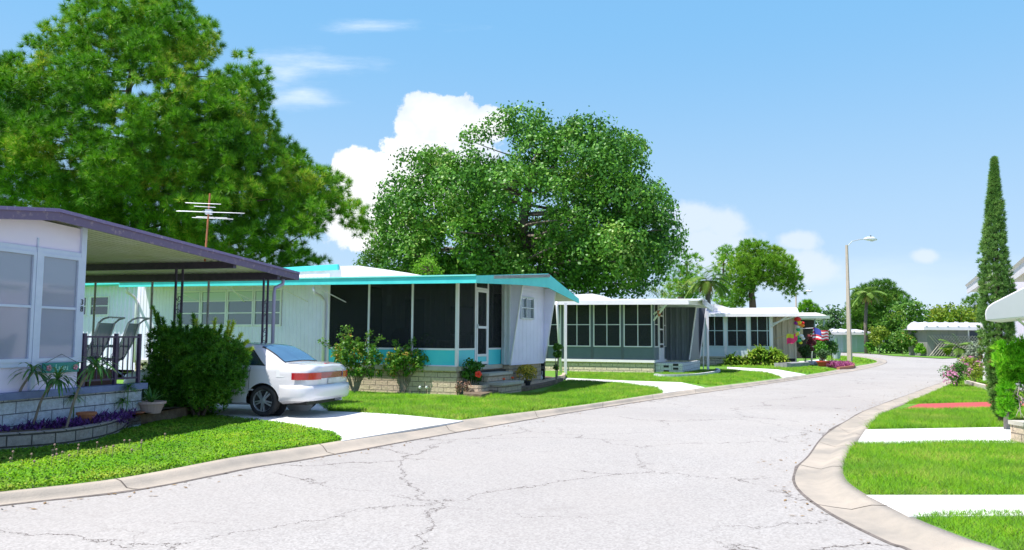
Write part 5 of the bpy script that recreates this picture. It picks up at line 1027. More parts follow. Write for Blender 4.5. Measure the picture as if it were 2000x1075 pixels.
feather_palm('palm_tree', 'tall slim palm with drooping fronds beyond the street lamp', 100, 1692, 686, 1693, 575, 2.2, .22, 14, dead=True, wd=.16)
feather_palm('palm_tree', 'small bushy palm before the far lattice home', 78, 1871, 694, 1871, 680, 1.7, .14, 14, wd=.14, droop=1.0)
feather_palm('palm_tree', 'palm with hanging brown dead fronds behind the grey home roof', 58, 1386, 640, 1380, 548, 1.9, .2, 16, dead=True, wd=.12)
g = W(1330, 600, 60)
t = thing('fan_palm', 'wide pale green fan palm fronds showing above the grey home roof', 'palm tree', (g.x, 60, 0)); Vs = []
for px, py in ((1265, 572), (1290, 578), (1320, 566), (1345, 572), (1365, 568), (1305, 584), (1375, 582)):
    c = W(px, py, 60+random.uniform(-1, 1))
    for k in range(7): a = random.uniform(0, 6.28); e = random.uniform(.1, 1.1); q = np.array([c.x+math.cos(a)*.5, c.y+math.sin(a)*.5, c.z+math.sin(e)*.4]); Vs.append(fan(q, 12, .8, .05, 1.2, (-.2, .9), 3))
facemesh('crown', np.concatenate(Vs), 4, PALM, t); MB(True).tube([(g.x, 60, 0), (g.x, 60, W(1330, 580, 60).z)], .25, 8).build('trunk', BARKG, t)

def bush(name, label, px, yb, Y, rx, rz, n, size, m, zc_=None, ry=None, cat='shrub', group=None, nb=9, stems=5, asp=.6, base=None, pr=.5, sh=.0):
    g = W(px, yb, Y); z0 = GZ if base is None else base; t = thing(name, label, cat, (g.x, Y, z0), 0, group); zc_ = zc_ if zc_ is not None else rz; Vs = []; mb = MB(); tips = []
    for k in range(nb):
        a = random.uniform(0, 6.28); q = random.uniform(.15, .6) if k else 0; c = Vector((math.cos(a)*q*rx, math.sin(a)*q*(ry or rx), zc_+random.uniform(-.45, .5)*rz)); r = pr*min(rx, rz)*random.uniform(.75, 1.2); tips.append(c)
        p, d = shell((g.x+c.x, Y+c.y, z0+c.z), r, max(4, int(n/nb)), .3, .35, .95); Vs.append(leaves(p, size, asp, D=d))
    for c in tips[:stems]: mb.tube([(c.x*.12, c.y*.12, -.03), (c.x*.5, c.y*.5, c.z*.5), c], [.018, .014, .008], 5)
    mb.build('stem', TWIG, t); facemesh('foliage', np.concatenate(Vs), 4, m, t); return t, g
# the big bush in front of the carport
SHR = leafmat('bush_leaves', (.035, .15, .010), (.12, .32, .02), (.28, .50, .04), .3, .4, 1.6); SHT = leafmat('shoot_leaves', (.42, .58, .04), (.60, .70, .10), None, .45, .45, 2)
g = W(388, 806, 15.1); t = thing('big_bush', 'big dense dark green bush with yellow-green shoots hiding the front of the white car', 'bush', (g.x, g.y, GZ)); Bb = crown([(290, 790), (284, 740), (290, 680), (300, 640), (330, 640), (400, 640), (440, 655), (470, 668), (488, 700), (488, 730), (478, 755), (440, 800), (390, 812), (330, 808)], 15.1, 12, 27, .75, 150, (), .45)
Vs = []
for c, r in Bb: p, d = shell(c, r, int(520*r*r+30), .4, .45, .95); Vs.append(needles(p, unit(d+np.array([0, 0, .6])), 15, .085, .017, .8))
mb = MB(True); tops = []
for px, py, q in ((300, 602, 0), (318, 625, 0), (338, 632, 0), (350, 618, 0), (365, 640, 0), (384, 628, 1), (405, 640, 0), (420, 626, 1), (432, 638, 0), (447, 632, 1), (456, 631, 1), (470, 655, 1), (482, 668, 1), (490, 682, 1), (442, 660, 1), (378, 618, 0), (308, 615, 0), (445, 650, 1)):
    a = W(px*.75+385*.25, 690, 15.1); b = W(px, py, 15.0+random.uniform(-.2, .2)); mb.tube([a, a.lerp(b, .6), b], [.012, .009, .004], 5); k = 16 if not q else 12; tt = np.linspace(.35 if not q else .3, 1, k)[:, None]; C = np.array(a)*(1-tt)+np.array(b)*tt; (tops if q else Vs).append(needles(C, np.tile(unit(np.array([b-a])), (k, 1)), 18, .095, .02, .6))
for a in range(6): mb.tube([(g.x+.06*math.cos(a), g.y+.06*math.sin(a), GZ-.02), (g.x+.25*math.cos(a), g.y+.25*math.sin(a), GZ+.5), (g.x+.5*math.cos(a), g.y+.4*math.sin(a), GZ+1.1)], [.035, .025, .012], 6)
mb.build('stem', BARK, t); facemesh('foliage', np.concatenate(Vs), 3, SHR, t); facemesh('young_shoots', np.concatenate(tops), 3, SHT, t)
# plants in the planter
DRA = leafmat('dracaena_leaves', (.04, .14, .03), (.12, .28, .06), (.30, .34, .10), .25, .35, 3)
for hx, hy, bx, by, lab, nl in ((64, 727, 20, 830, 'long-stemmed dracaena bending left under the lilac window', 34), (112, 742, 62, 832, 'dracaena with a slanting pale stem below the Luau sign', 46), (186, 716, 128, 826, 'dracaena whose head hangs before the patio railing', 42), (14, 812, 8, 838, 'short dracaena at the left edge of the planter', 20)):
    Yd = 11.35; h = W(hx, hy, Yd); b = W(bx, by, Yd); t = thing('dracaena', lab, 'plant', (b.x, b.y, GZ+.2), 0, 'dracaenas in the planter'); m_ = b.lerp(h, .55)+Vector((-.05, 0, .04))
    MB(True).tube(catmull([(b.x, b.y, GZ+.15), (m_.x, m_.y, m_.z), h], 5), .017, 6).build('stem', TWIG, t, smooth=True); facemesh('leaves', fan(h, nl, .42 if nl > 20 else .22, .030, 1.9, (-.3, 1.1), 5), 4, DRA, t)
for hx, hy, bx, by, lab in ((145, 776, 142, 826, 'umbrella sedge with a soft green head in the planter'), (251, 757, 246, 812, 'taller umbrella sedge in front of the patio corner'), (240, 784, 236, 815, 'lower umbrella sedge beside the pale clay pot')):
    Yd = 12.2 if hx < 200 else 13.2; h = W(hx, hy, Yd); b = W(bx, by, Yd); t = thing('umbrella_sedge', lab, 'plant', (b.x, b.y, GZ+.2), 0, 'umbrella sedges in the planter'); MB(True).tube([(b.x, b.y, GZ+.15), h], .007, 5).build('stem', DRA, t); facemesh('leaves', fan(h, 130, .24, .007, 1.6, (-.2, 1.0), 4), 4, SHR, t)
PUR = leafmat('purple_leaves', (.045, .012, .10), (.14, .04, .22), (.30, .10, .40), .25, .4, 4)
X, Yv = scatter([(-100, 852), (0, 847), (112, 840), (205, 830), (243, 824), (262, 812), (250, 800), (150, 818), (0, 834), (-100, 842)], 170, GZ+.2); C = np.stack([X, Yv, np.full(len(X), GZ+.20)], 1); C = np.repeat(C, 7, 0); a = RS.uniform(0, 6.28, len(C)); e = RS.uniform(.2, 1.3, len(C))
tag(facemesh('purple_ground_cover', ribbons(C+RS.normal(size=C.shape)*.03, np.stack([np.cos(a)*np.cos(e), np.sin(a)*np.cos(e), np.sin(e)], 1), .12, .024, 1.0, 3), 4, PUR), 'dense purple-leaved creeping plants filling the curved planter', 'ground cover', kind='stuff')
TER = mat('terracotta', (.45, .16, .07)); CLAY = mat('pale_clay', (.60, .42, .38), (.5, .34, .3), .85, 5)
def pot(px, py, z0, r, h, m, label, cat='flower pot', name='flower_pot'):
    g = G(px, py, z0); t = thing(name, label, cat, (g.x, g.y, z0)); MB().lathe([(r*.68, 0), (r*.95, h*.78), (r*1.08, h*.8), (r*1.08, h), (r*.95, h), (r*.9, h*.88)], n=22).build('pot_body', m, t, smooth=False); MB().lathe([(r*.9, h*.86), (r*.5, h*.9)], n=14).build('potting_soil', M_SOIL, t); return t, g
pot(168, 829, GZ+.2, .13, .18, TER, 'brown terracotta pot among the purple leaves of the planter'); pot(266, 811, GZ+.2, .13, .05, TER, 'flat orange clay saucer pot on the planter edge')
t, g = pot(295, 807, GZ+.2, .22, .20, CLAY, 'wide pale clay pot at the foot of the big bush')
al = thing('potted_plant', 'spiky green plant growing from the pale clay pot', 'plant', (g.x, g.y, GZ+.38)); facemesh('leaves', fan((g.x, g.y, GZ+.36), 26, .42, .035, .9, (.2, 1.3), 4), 4, DRA, al)
# rose shrubs at the turquoise porch
ROSE = leafmat('rose_leaves', (.06, .20, .02), (.18, .36, .04), (.60, .36, .08), .35, .45, 3); ORF = mat('orange_petal', (.60, .22, .05), (.7, .35, .08), .6, 12)
for poly, Yd, bx, lab, shoots in (([(640, 700), (650, 672), (672, 655), (690, 650), (712, 668), (735, 672), (750, 690), (748, 740), (720, 745), (695, 742), (665, 738), (648, 722)], 21.9, 692, 'large rose shrub with long wild shoots before the left porch panel', [(625, 668), (665, 652), (672, 640), (680, 642), (723, 650), (745, 660), (760, 725)]), ([(746, 720), (752, 695), (770, 680), (790, 672), (815, 676), (842, 688), (848, 710), (835, 730), (800, 735), (765, 738)], 22.2, 787, 'airy rose shrub with bare pale stems before the middle porch panel', [(835, 655), (846, 668), (810, 665), (862, 690), (770, 668)])):
    Bb = crown(poly, Yd, 6, 12, .45, 60, (), .62); b = W(bx, 765, Yd); t = thing('rose_shrub', lab, 'shrub', (b.x, Yd, GZ), 0, 'rose shrubs by the porch'); Vs = []
    for c, r in Bb: p, d = shell(c, r, int(1800*r*r+52), .3, .2, 1); Vs.append(leaves(p, .072, .7, D=d))
    mb = MB(True); fl = MB(True)
    for px, py in shoots:
        a = W(px*.5+bx*.5, 700, Yd); e = W(px, py, Yd-.1); m_ = a.lerp(e, .6)+Vector((0, 0, .12)); q = catmull([a, m_, e], 5); mb.tube(q, .008, 4)
        for k in q[3:]: Vs.append(leaves(np.array(k)+RS.normal(size=(9, 3))*.05, .06, .7, .5))
        fl.ball(e, .03, 6, 5)
    for c, r in random.sample(Bb, min(16, len(Bb))): mb.tube([(b.x+random.uniform(-.06, .06), Yd, GZ-.03), (b.x*.6+c.x*.4, Yd, GZ+.45), c], [.02, .014, .007], 5); fl.ball((c.x+random.uniform(-r, r), c.y-r*.8, c.z+random.uniform(0, r)), .028, 6, 5)
    mb.build('stem', TWIG, t); facemesh('foliage', np.concatenate(Vs), 4, ROSE, t)
# borders and things before the turquoise door
strip_wall('stone_border', [(905, 771), (940, 773), (962, 768), (985, 762), (990, 757)], BLK_T, .26, .12, 'tan block border below the turquoise home door', 'border', group=None)
strip_wall('stone_border', [(991, 764), (1030, 759), (1075, 750), (1102, 741), (1104, 736)], BLK_T, .16, .12, 'low grey block border around the mum under the end window', 'border')
tag(MB().prism([tuple(G(*p, GZ+.1)) for p in ((905, 769), (940, 771), (985, 760), (1030, 757), (1075, 748), (1100, 739), (1060, 734), (990, 748), (940, 755))], (0, 0, -.1)).build('planting_bed', M_SOIL), kind='structure')
t, g = bush('hibiscus', 'dark green hibiscus with a single red flower beside the porch steps', 925, 764, 21.7, .36, .40, 1300, .085, leafmat('hibiscus_leaves', (.02, .10, .01), (.07, .22, .02), None, .3, .35, 3), .60, cat='shrub', nb=10, asp=.75)
mb = MB(); fx, fz_ = .14, .56; [mb.ball((fx+.05*math.cos(k*1.257), -.34, fz_+.05*math.sin(k*1.257)), .05, 8, 6, .9) for k in range(5)]; mb.build('flower', mat('red_petal', (.75, .02, .01), (.8, .06, .02), .5, 10), t)
t, g = pot(1029, 756, GZ+.05, .13, .20, BLK, 'dark plastic pot holding the yellow mum'); mum, g2 = bush('potted_mum', 'round yellow-flowered mum in a dark pot under the end window', 1029, 756, g.y, .30, .27, 1400, .045, leafmat('mum_leaves', (.08, .16, .02), (.2, .26, .03), None, .2, .5, 4), .22, cat='plant', nb=7, base=GZ+.24, pr=.7, stems=3)
q, d = shell((g.x, g.y, GZ+.46), .33, 900, .6, .85, .8); facemesh('flowers', leaves(q, .045, .9, D=d), 4, mat('mum_yellow', (.60, .45, .02), (.45, .32, .02), .6, 20), mum)
for k, (px, py) in enumerate(((990, 743), (998, 738), (984, 748), (1001, 745))):
    g = G(px, py+12, GZ+.1); t = thing('orange_flower', ['orange flower on the step edge, leftmost but one of its row', 'tallest orange flower by the steps', 'lowest orange flower closest to the porch steps', 'orange flower nearest the yellow mum'][k], 'flower', (g.x, g.y, GZ+.1), 0, 'orange flowers by the steps'); MB().tube([(0, 0, 0), (0, 0, .26)], .006, 5).build('stem', SHR, t); MB().ball((0, 0, .28), .045, 8, 6, .7).build('petals', mat('orange_bloom', (.75, .10, .02), rough=.6), t)
FIGW = mat('white_plaster', (.72, .74, .76), rough=.6)
for k, (px, py, h) in enumerate(((1012, 752, .30), (1056, 744, .30))):
    g = G(px, py, GZ+.1); t = thing('garden_goose', ['small white goose figure left of the mum pot', 'white ornament figure right of the mum pot'][k], 'figurine', (g.x, g.y, GZ+.1), .4*k); MB().ball((0, 0, .10), .075, 10, 7, 1.1).build('figure_body', FIGW, t, True); MB().tube([(.02, 0, .14), (.06, 0, .24), (.05, 0, .32), (.10, 0, .33)], [.035, .022, .024, .008], 8).build('neck', FIGW, t, True)
for k, (px, py) in enumerate(((896, 773), (912, 773))):
    g = G(px, py, GZ); t = thing('dead_plant', ['dry brown shrivelled plant at the corner of the block skirt', 'dry brown shrivelled plant against the block border'][k], 'plant', (g.x, g.y, GZ), 0, 'dried plants by the porch corner'); p, d = shell((g.x, g.y, GZ+.2), .13, 160, .2, .1, 1.5); facemesh('leaves', leaves(p, .06, .5), 4, mat('dry_leaf', (.22, .12, .08), (.3, .18, .12), .9, 20), t); MB().tube([(0, 0, -.02), (.02, 0, .3)], .015, 5).build('stem', TWIG, t)
for k, px in enumerate((820, 833, 847)):
    g = G(px, 769, GZ); t = thing('garden_stake', ['short white garden stake light, leftmost by the block skirt', 'short white garden stake light, middle of three by the skirt', 'short white garden stake light, rightmost by the block skirt'][k], 'stake light', (g.x, g.y, GZ), 0, 'stake lights by the skirt'); MB().tube([(0, 0, 0), (0, 0, .14)], .012, 6).build('stake', BLK, t); MB().lathe([(.02, .13), (.035, .15), (.035, .19), (.01, .21)], n=10).build('lamp_cap', FIGW, t)
bush('vine', 'narrow climbing vine on the corner of the grey home', 1086, 724, 26.5, .22, .75, 900, .09, MIDG, .9, cat='vine', nb=8)
# beige home garden
GIN = leafmat('ginger_leaves', (.16, .34, .03), (.36, .50, .05), (.55, .58, .10), .35, .45, 1.5)
for px0, px1, yt, n, lab in ((1412, 1456, 688, 60, 'lower yellow-green leafy plant before the beige home skirt'), (1452, 1538, 674, 170, 'tall bright green leafy plant before the beige home screens')):
    Yd = 47.5; t = thing('leafy_shrub', lab, 'shrub', (W((px0+px1)/2, 700, Yd).x, Yd, GZ), 0, 'leafy shrubs by the beige home'); Vs = []
    for k in range(n): px = random.uniform(px0+4, px1-4); c = W(px, 700, Yd+random.uniform(-.5, .5)); e = 1-abs((px-(px0+px1)/2)/((px1-px0)/2))**2*.6; zt2 = (W(px, yt, Yd).z-GZ)*e*random.uniform(.3, 1)+GZ; Vs.append(fan((c.x, c.y, zt2-.25), 13, .48, .085, 1.5, (-.1, 1.3), 3))
    facemesh('foliage', np.concatenate(Vs), 4, GIN, t); MB(True).tube([(W((px0+px1)/2, 700, Yd).x, Yd, 0), (W((px0+px1)/2, 700, Yd).x, Yd, .6)], .03, 5).build('stem', TWIG, t)
bush('bush', 'tall dark green bush beside the far carport post', 1606, 708, 54, .95, 1.25, 3200, .16, leafmat('dark_bush_leaves', (.02, .07, .01), (.06, .14, .02), None, .25, .5, 1), 1.5, cat='bush', nb=12)
bush('bush', 'round glossy bright green bush in front of the dark one', 1607, 710, 52, .62, .62, 1900, .12, leafmat('glossy_leaves', (.05, .20, .01), (.14, .38, .02), None, .3, .35, 1), .85, cat='bush', nb=10, pr=.65)
bush('bush', 'small round green bush at the right edge of the garden group', 1625, 706, 55, .42, .7, 1200, .13, MATS['glossy_leaves'], 1.0, cat='bush', nb=8, pr=.7)
bush('bush', 'dark low bush below the hanging wind spinner', 1574, 712, 50.5, .55, .6, 1500, .12, MATS['dark_bush_leaves'], .75, cat='bush', nb=8)
bush('croton', 'reddish purple croton between the green bushes', 1585, 700, 51.5, .35, .95, 900, .13, leafmat('croton_leaves', (.14, .03, .04), (.28, .06, .08), (.3, .2, .05), .3, .4, 2), 1.3, cat='shrub', nb=7)
t, g = pot(1608, 716, GZ, .38, .32, mat('red_pot', (.50, .07, .04), (.4, .06, .04), .6, 4), 'red round pot at the foot of the bushes')
bush('potted_plant', 'blue-green plant in the red pot', 1608, 716, g.y, .45, .4, 700, .12, FARD, .3, cat='plant', nb=6, base=GZ+.35)
t, g = pot(1634, 702, GZ, .38, .85, mat('urn_grey', (.36, .42, .46), (.3, .36, .4), .7, 2), 'blue-grey urn on the lawn left of the street lamp'); MB(True).tube([(g.x, g.y, GZ+.8), (g.x, g.y, GZ+1.7)], [.16, .12], 8).build('cactus', mat('cactus_green', (.12, .22, .14), rough=.8), t)
strip_wall('stone_steps', [(1512, 718), (1545, 719), (1582, 716)], mat('grey_stone', (.34, .34, .35), (.22, .22, .23), .9, 3, .5, 8), .25, .9, 'low grey stone steps beside the beige wall', 'steps')
for k in range(7):
    g = G(1535+k*9, 717-k*.6, GZ); t = tag(MB().ball((g.x, g.y-.3, GZ+.1), random.uniform(.16, .3), 7, 5, .6, .15).build('rock', mat('rock', (.36, .35, .36), (.25, .24, .24), .9, 2)), 'grey rock of the loose row edging the beige home garden', 'rock', 'rocks edging the beige home garden')
strip_wall('brick_edging', [(1640, 722), (1668, 718), (1668, 714)], mat('orange_brick', (.45, .18, .09), (.36, .16, .09), .9, 5), .12, .15, 'orange brick edge of the purple flower bed at the kerb', 'edging')
X, Yv = scatter([(1617, 718), (1640, 721), (1667, 717), (1655, 711), (1622, 712)], 34, GZ); C = np.repeat(np.stack([X, Yv, np.full(len(X), GZ)], 1), 5, 0); a = RS.uniform(0, 6.28, len(C)); e = RS.uniform(.3, 1.3, len(C))
tag(facemesh('purple_flowers', ribbons(C, np.stack([np.cos(a)*np.cos(e), np.sin(a)*np.cos(e), np.sin(e)], 1), .30, .07, 1, 2), 4, leafmat('magenta_leaves', (.22, .03, .10), (.42, .10, .26), None, .2, .5, 3)), 'low purple-leaved plants in the brick-edged bed by the street lamp', 'flowers', kind='stuff')
# flags and the wind spinner
def wave(mb_list, o, ux, w_, h, cols, mats_, name, parent, amp=.12):
    pass
RD = mat('flag_red', (.62, .02, .05), rough=.7); WH_ = mat('flag_white', (.80, .80, .80), rough=.7); BU = mat('flag_blue', (.03, .05, .30), rough=.7); YL = mat('flag_yellow', (.55, .55, .03), rough=.7); PK = mat('flag_pink', (.75, .03, .15), rough=.7)
def cloth(par, name, m, w_, h, u0, u1, v0, v1_, amp, drop, off=0, nu=12, nv=4):
    V = []
    for i in range(nu+1):
        for j in range(nv+1):
            u = u0+(u1-u0)*i/nu; v = v0+(v1_-v0)*j/nv; V.append((u*w_, amp*math.sin(u*7+v*1.5)-off+amp*.5*math.sin(u*13), -drop*u**1.3-v*h*(1-.25*u)+.05*math.sin(u*9)))
    return MB().add(V, [(i*(nv+1)+j, (i+1)*(nv+1)+j, (i+1)*(nv+1)+j+1, i*(nv+1)+j+1) for i in range(nu) for j in range(nv)]).build(name, m, par, True)
Yd = 49; o = W(1588, 641, Yd); fl = thing('striped_flag', 'red white and blue striped flag blowing from a pole by the carport', 'flag', o)
for k in range(7): cloth(fl, 'stripe', RD if k % 2 == 0 else WH_, 1.0, .75, 0, 1, k/7, (k+1)/7, .12, .22)
cloth(fl, 'star_field', BU, 1.0, .75, .12, .45, .0, .55, .12, .22, .02); cloth(fl, 'star_field', BU, 1.0, .75, .12, .45, .0, .55, .12, .22, -.02)
a = W(1560, 642.5, Yd); MB(True).tube([a, o], .022, 6).build('flag_pole', WHITE, fl)
Yd = 47.8; o = W(1536, 654, Yd); fl = thing('yellow_flag', 'yellow and pink garden flag on a slanting pole at the beige wall', 'flag', o)
cloth(fl, 'upper_cloth', YL, .78, .62, 0, 1, 0, .42, .06, -.15); cloth(fl, 'lower_cloth', PK, .78, .62, 0.05, .85, .42, 1, .06, -.15); cloth(fl, 'motif', PK, .78, .62, .55, .68, .0, .42, .06, -.15, .012)
a = W(1511, 663, Yd+.4); b_ = W(1556, 648.5, Yd); MB(True).tube([a, b_], .02, 6).build('flag_pole', mat('wood_pole', (.6, .42, .2), rough=.6), fl)
Yd = 48.5; o = W(1558, 620, Yd); ws = thing('wind_spinner', 'rainbow coloured wind spinner string hanging from the beige home roof', 'wind spinner', o)
cs = [('spin_red', (.75, .02, .02)), ('spin_orange', (.8, .25, .02)), ('spin_yellow', (.75, .65, .03)), ('spin_green', (.02, .45, .15)), ('spin_blue', (.03, .25, .6)), ('spin_violet', (.3, .03, .4)), ('spin_white', (.75, .75, .75))]
MB().tube([(0, 0, .1), (0, 0, -1.7)], .01, 5).build('cord', BLK, ws)
for k, (dx, dz, r, ci) in enumerate(((0, -.12, .22, 0), (.05, -.32, .20, 2), (-.1, -.36, .15, 5), (.1, -.42, .14, 1), (0, -.6, .12, 6), (.02, -.75, .14, 3), (.28, -.5, .14, 1), (.3, -.35, .12, 0), (0, -.95, .12, 6), (.2, -1.15, .16, 6), (-.02, -1.22, .13, 3), (.05, -1.42, .16, 3), (.3, -1.3, .13, 6), (.15, -1.55, .12, 2))):
    MB().lathe([(.02, -r*.8), (r*.8, -r*.4), (r, 0), (r*.8, r*.4), (.02, r*.8)], (dx, 0, dz), 9).build('spinner_disc', mat(cs[ci][0], cs[ci][1], rough=.6), ws)
# far side of the bend
for px, yb, Yd, rx, rz, n, m, lab in ((1765, 690, 88, 1.7, 1.6, 1800, MIDG, 'rounded green bush at the far bend, left of the lattice'), (1718, 688, 95, 1.4, 2.0, 1500, YELG, 'yellow-green bush left of the small signpost'), (1798, 690, 84, 1.0, .7, 900, BRIGHT, 'low grassy tuft bush before the far home'), (1700, 689, 96, .7, .8, 500, MATS['glossy_leaves'], 'small green shrub by the blue-grey shed'), (1781, 686, 86, 1.4, 2.4, 1500, ROSE, 'loose flowering bush before the far home'), (1843, 686, 86, 2.6, 1.2, 1300, YELG, 'straggly vine growth on top of the lattice'), (1853, 692, 82, .6, .6, 500, YELG, 'small yellow bush right of the orange figure')):
    bush('bush', lab, px, yb, Yd, rx, rz, n, .26, m, 2.6 if 'vine' in lab else None, cat='bush', nb=9, base=.05, ry=1.0)
g = G(1731, 687.5, .05); t = thing('sign_post', 'thin dark post with a small white sign at the far bend', 'sign post', g); MB().tube([(0, 0, 0), (0, 0, W(1731, 660, g.y).z)], .09, 6).build('post', mat('dark_blue_post', (.05, .07, .12), rough=.6), t); MB().box(-.28, .28, -.12, -.06, W(1731, 664, g.y).z, W(1731, 657, g.y).z+.1).build('sign_board', WHITE, t)
g = G(1838, 693, .05); t = thing('lawn_figure', 'orange and white standing lawn figure before the far lattice', 'figurine', g); OR = mat('figure_orange', (.75, .22, .04), rough=.6); sc = 22/ppm(g.y)
MB().lathe([(.10*sc, 0), (.24*sc, .1*sc), (.27*sc, .35*sc), (.2*sc, .58*sc), (.1*sc, .66*sc)], n=14).build('figure_body', OR, t, True); MB().ball((0, 0, .78*sc), .20*sc, 12, 8).build('head', FIGW, t, True); MB().lathe([(.22*sc, .86*sc), (.2*sc, .96*sc), (.08*sc, 1.05*sc)], n=12).build('hat', OR, t); MB().ball((0, -.2*sc, .40*sc), .14*sc, 10, 6).build('belly', FIGW, t, True)
for s_ in (-1, 1): MB().tube([(s_*.2*sc, 0, .55*sc), (s_*.32*sc, -.05, .35*sc)], .06*sc, 6).build('arm', OR, t)

# ------------------------------------------------------------------ right-hand side
CYP = leafmat('cypress_scales', (.09, .22, .04), (.22, .40, .09), (.34, .48, .14), .25, .55, 3)
g = G(1960, 828, GZ); Yd = g.y; t = thing('italian_cypress', 'tall narrow cypress tapering to a point on the right lawn', 'cypress tree', (g.x, g.y, GZ)); top = W(1942, 312, Yd).z; n = 3400; h = RS.uniform(0, 1, n)**1.05; prof = np.interp(h, [0, .03, .1, .25, .45, .63, .82, .93, 1], [.08, .15, .20, .27, .27, .21, .115, .05, .005]); a = RS.uniform(0, 6.28, n)
cxl = np.interp(h, [0, .5, 1], [0, -.05, W(1942, 312, Yd).x-g.x]); rr = prof*RS.uniform(.55, 1.08, n)*(1+.13*np.sin(a*3+h*20)); z = GZ+.12+h*(top-GZ-.12); C = np.stack([g.x+cxl+np.cos(a)*rr, g.y+np.sin(a)*rr, z], 1); D = np.stack([np.cos(a)*.45, np.sin(a)*.45, np.ones(n)], 1)
facemesh('foliage', needles(C, unit(D), 22, .085, .014, .55), 3, CYP, t)
q = h < .3; k = RS.rand(n) < .06; k &= q; facemesh('dead_twigs', needles(C[k], unit(D[k]), 26, .10, .014, .8), 3, mat('rust_twig', (.34, .14, .05), (.26, .10, .04), .9, 8), t)
MB(True).tube([(g.x, g.y, 0), (g.x-.02, g.y, 2.2), (g.x+(W(1942, 312, Yd).x-g.x)*.9, g.y, top-.3)], [.09, .05, .01], 8).build('trunk', BARK, t)
ARB = leafmat('arborvitae', (.10, .42, .01), (.24, .62, .02), (.42, .70, .05), .4, .5, 3)
g = G(1970, 832, GZ); Yd = 13.9; t = thing('arborvitae_bush', 'vivid green arborvitae bush with bare grey twigs at the right edge', 'bush', (W(1990, 800, Yd).x, Yd, GZ)); Bb = crown([(1956, 812), (1948, 770), (1955, 740), (1941, 712), (1944, 680), (1958, 664), (1972, 684), (1990, 668), (2020, 655), (2060, 680), (2070, 760), (2040, 800), (1995, 785), (1975, 818)], Yd, 9, 19, .45, 90, [(1990, 770, 14), (1975, 725, 5)], .5); Vs = []
for c, r in Bb: p, d = shell(c, r, int(900*r*r+24), .5, .5, 1.1); Vs.append(needles(p, unit(d*.6+np.array([0, 0, 1.])), 14, .10, .018, .5))
facemesh('foliage', np.concatenate(Vs), 3, ARB, t); mb = MB(True); b0 = W(1966, 826, Yd)
mb.tube([(b0.x, Yd, 0), (b0.x, Yd, .5), W(1972, 730, Yd)], [.05, .04, .02], 7)
for k in range(26): a = W(1975+random.uniform(-8, 30), random.uniform(740, 800), Yd-.1); e = W(1975+random.uniform(5, 60), random.uniform(740, 830), Yd-.55+random.uniform(-.1, .2)); m_ = a.lerp(e, .5)+Vector((0, 0, random.uniform(-.02, .08))); mb.tube([a, m_, e], [.010, .007, .003], 4)
mb.build('branches', mat('grey_twig', (.40, .34, .30), (.3, .25, .22), .9, 8), t)
# pink periwinkle, flower bed and edging
t, g = bush('flowering_bush', 'low bush covered in pink flowers at the right kerb', 1868, 752, 26.5, .5, .42, 1500, .07, leafmat('periwinkle_leaves', (.05, .18, .02), (.14, .32, .04), None, .3, .5, 2), .45, cat='flowers', nb=10, ry=.5, pr=.6); Vs = []
for px, py, Yd, r in ((1857, 738, 26.3, .26), (1868, 728, 26.6, .28), (1880, 722, 27.2, .3), (1893, 712, 28.5, .34), (1905, 716, 28, .26)): p, d = shell(W(px, py, Yd), r, 120, .6, .75, .9); facemesh('flower_cluster', leaves(p, .065, .95, D=d), 4, leafmat('pink_petals', (.60, .18, .38), (.78, .42, .60), None, .3, .5, 4), t)
bush('flowering_bush', 'green upright stems with pink flowers behind the stone edging', 1900, 748, 28, .6, .5, 1500, .08, YELG, .55, cat='flowers', nb=9, ry=.5, pr=.6)
bush('grey_shrub', 'thin grey-leaved twiggy shrub behind the pink flowers', 1905, 712, 36, 1.2, .75, 1500, .12, leafmat('grey_leaves', (.16, .22, .13), (.32, .38, .28), None, .3, .6, 2), .9, cat='shrub', nb=11, pr=.5, stems=11)
strip_wall('stone_edging', [(1884, 752), (1905, 758), (1935, 766)], mat('edging_stone', (.62, .54, .46), (.5, .43, .37), .9, 4, .4, 20), .16, .14, 'low pale stone edging beside the pink flowers', 'edging')
g = G(1996, 866, GZ); t = thing('block_post', 'short tan block pillar at the right edge by the middle path', 'pillar', (g.x+.1, g.y, GZ)); MB().box(-.14, .2, -.12, .2, -.02, .26).build('block', BLK_T, t); MB().box(-.16, .22, -.14, .22, .26, .32).build('cap', LEDGE, t)
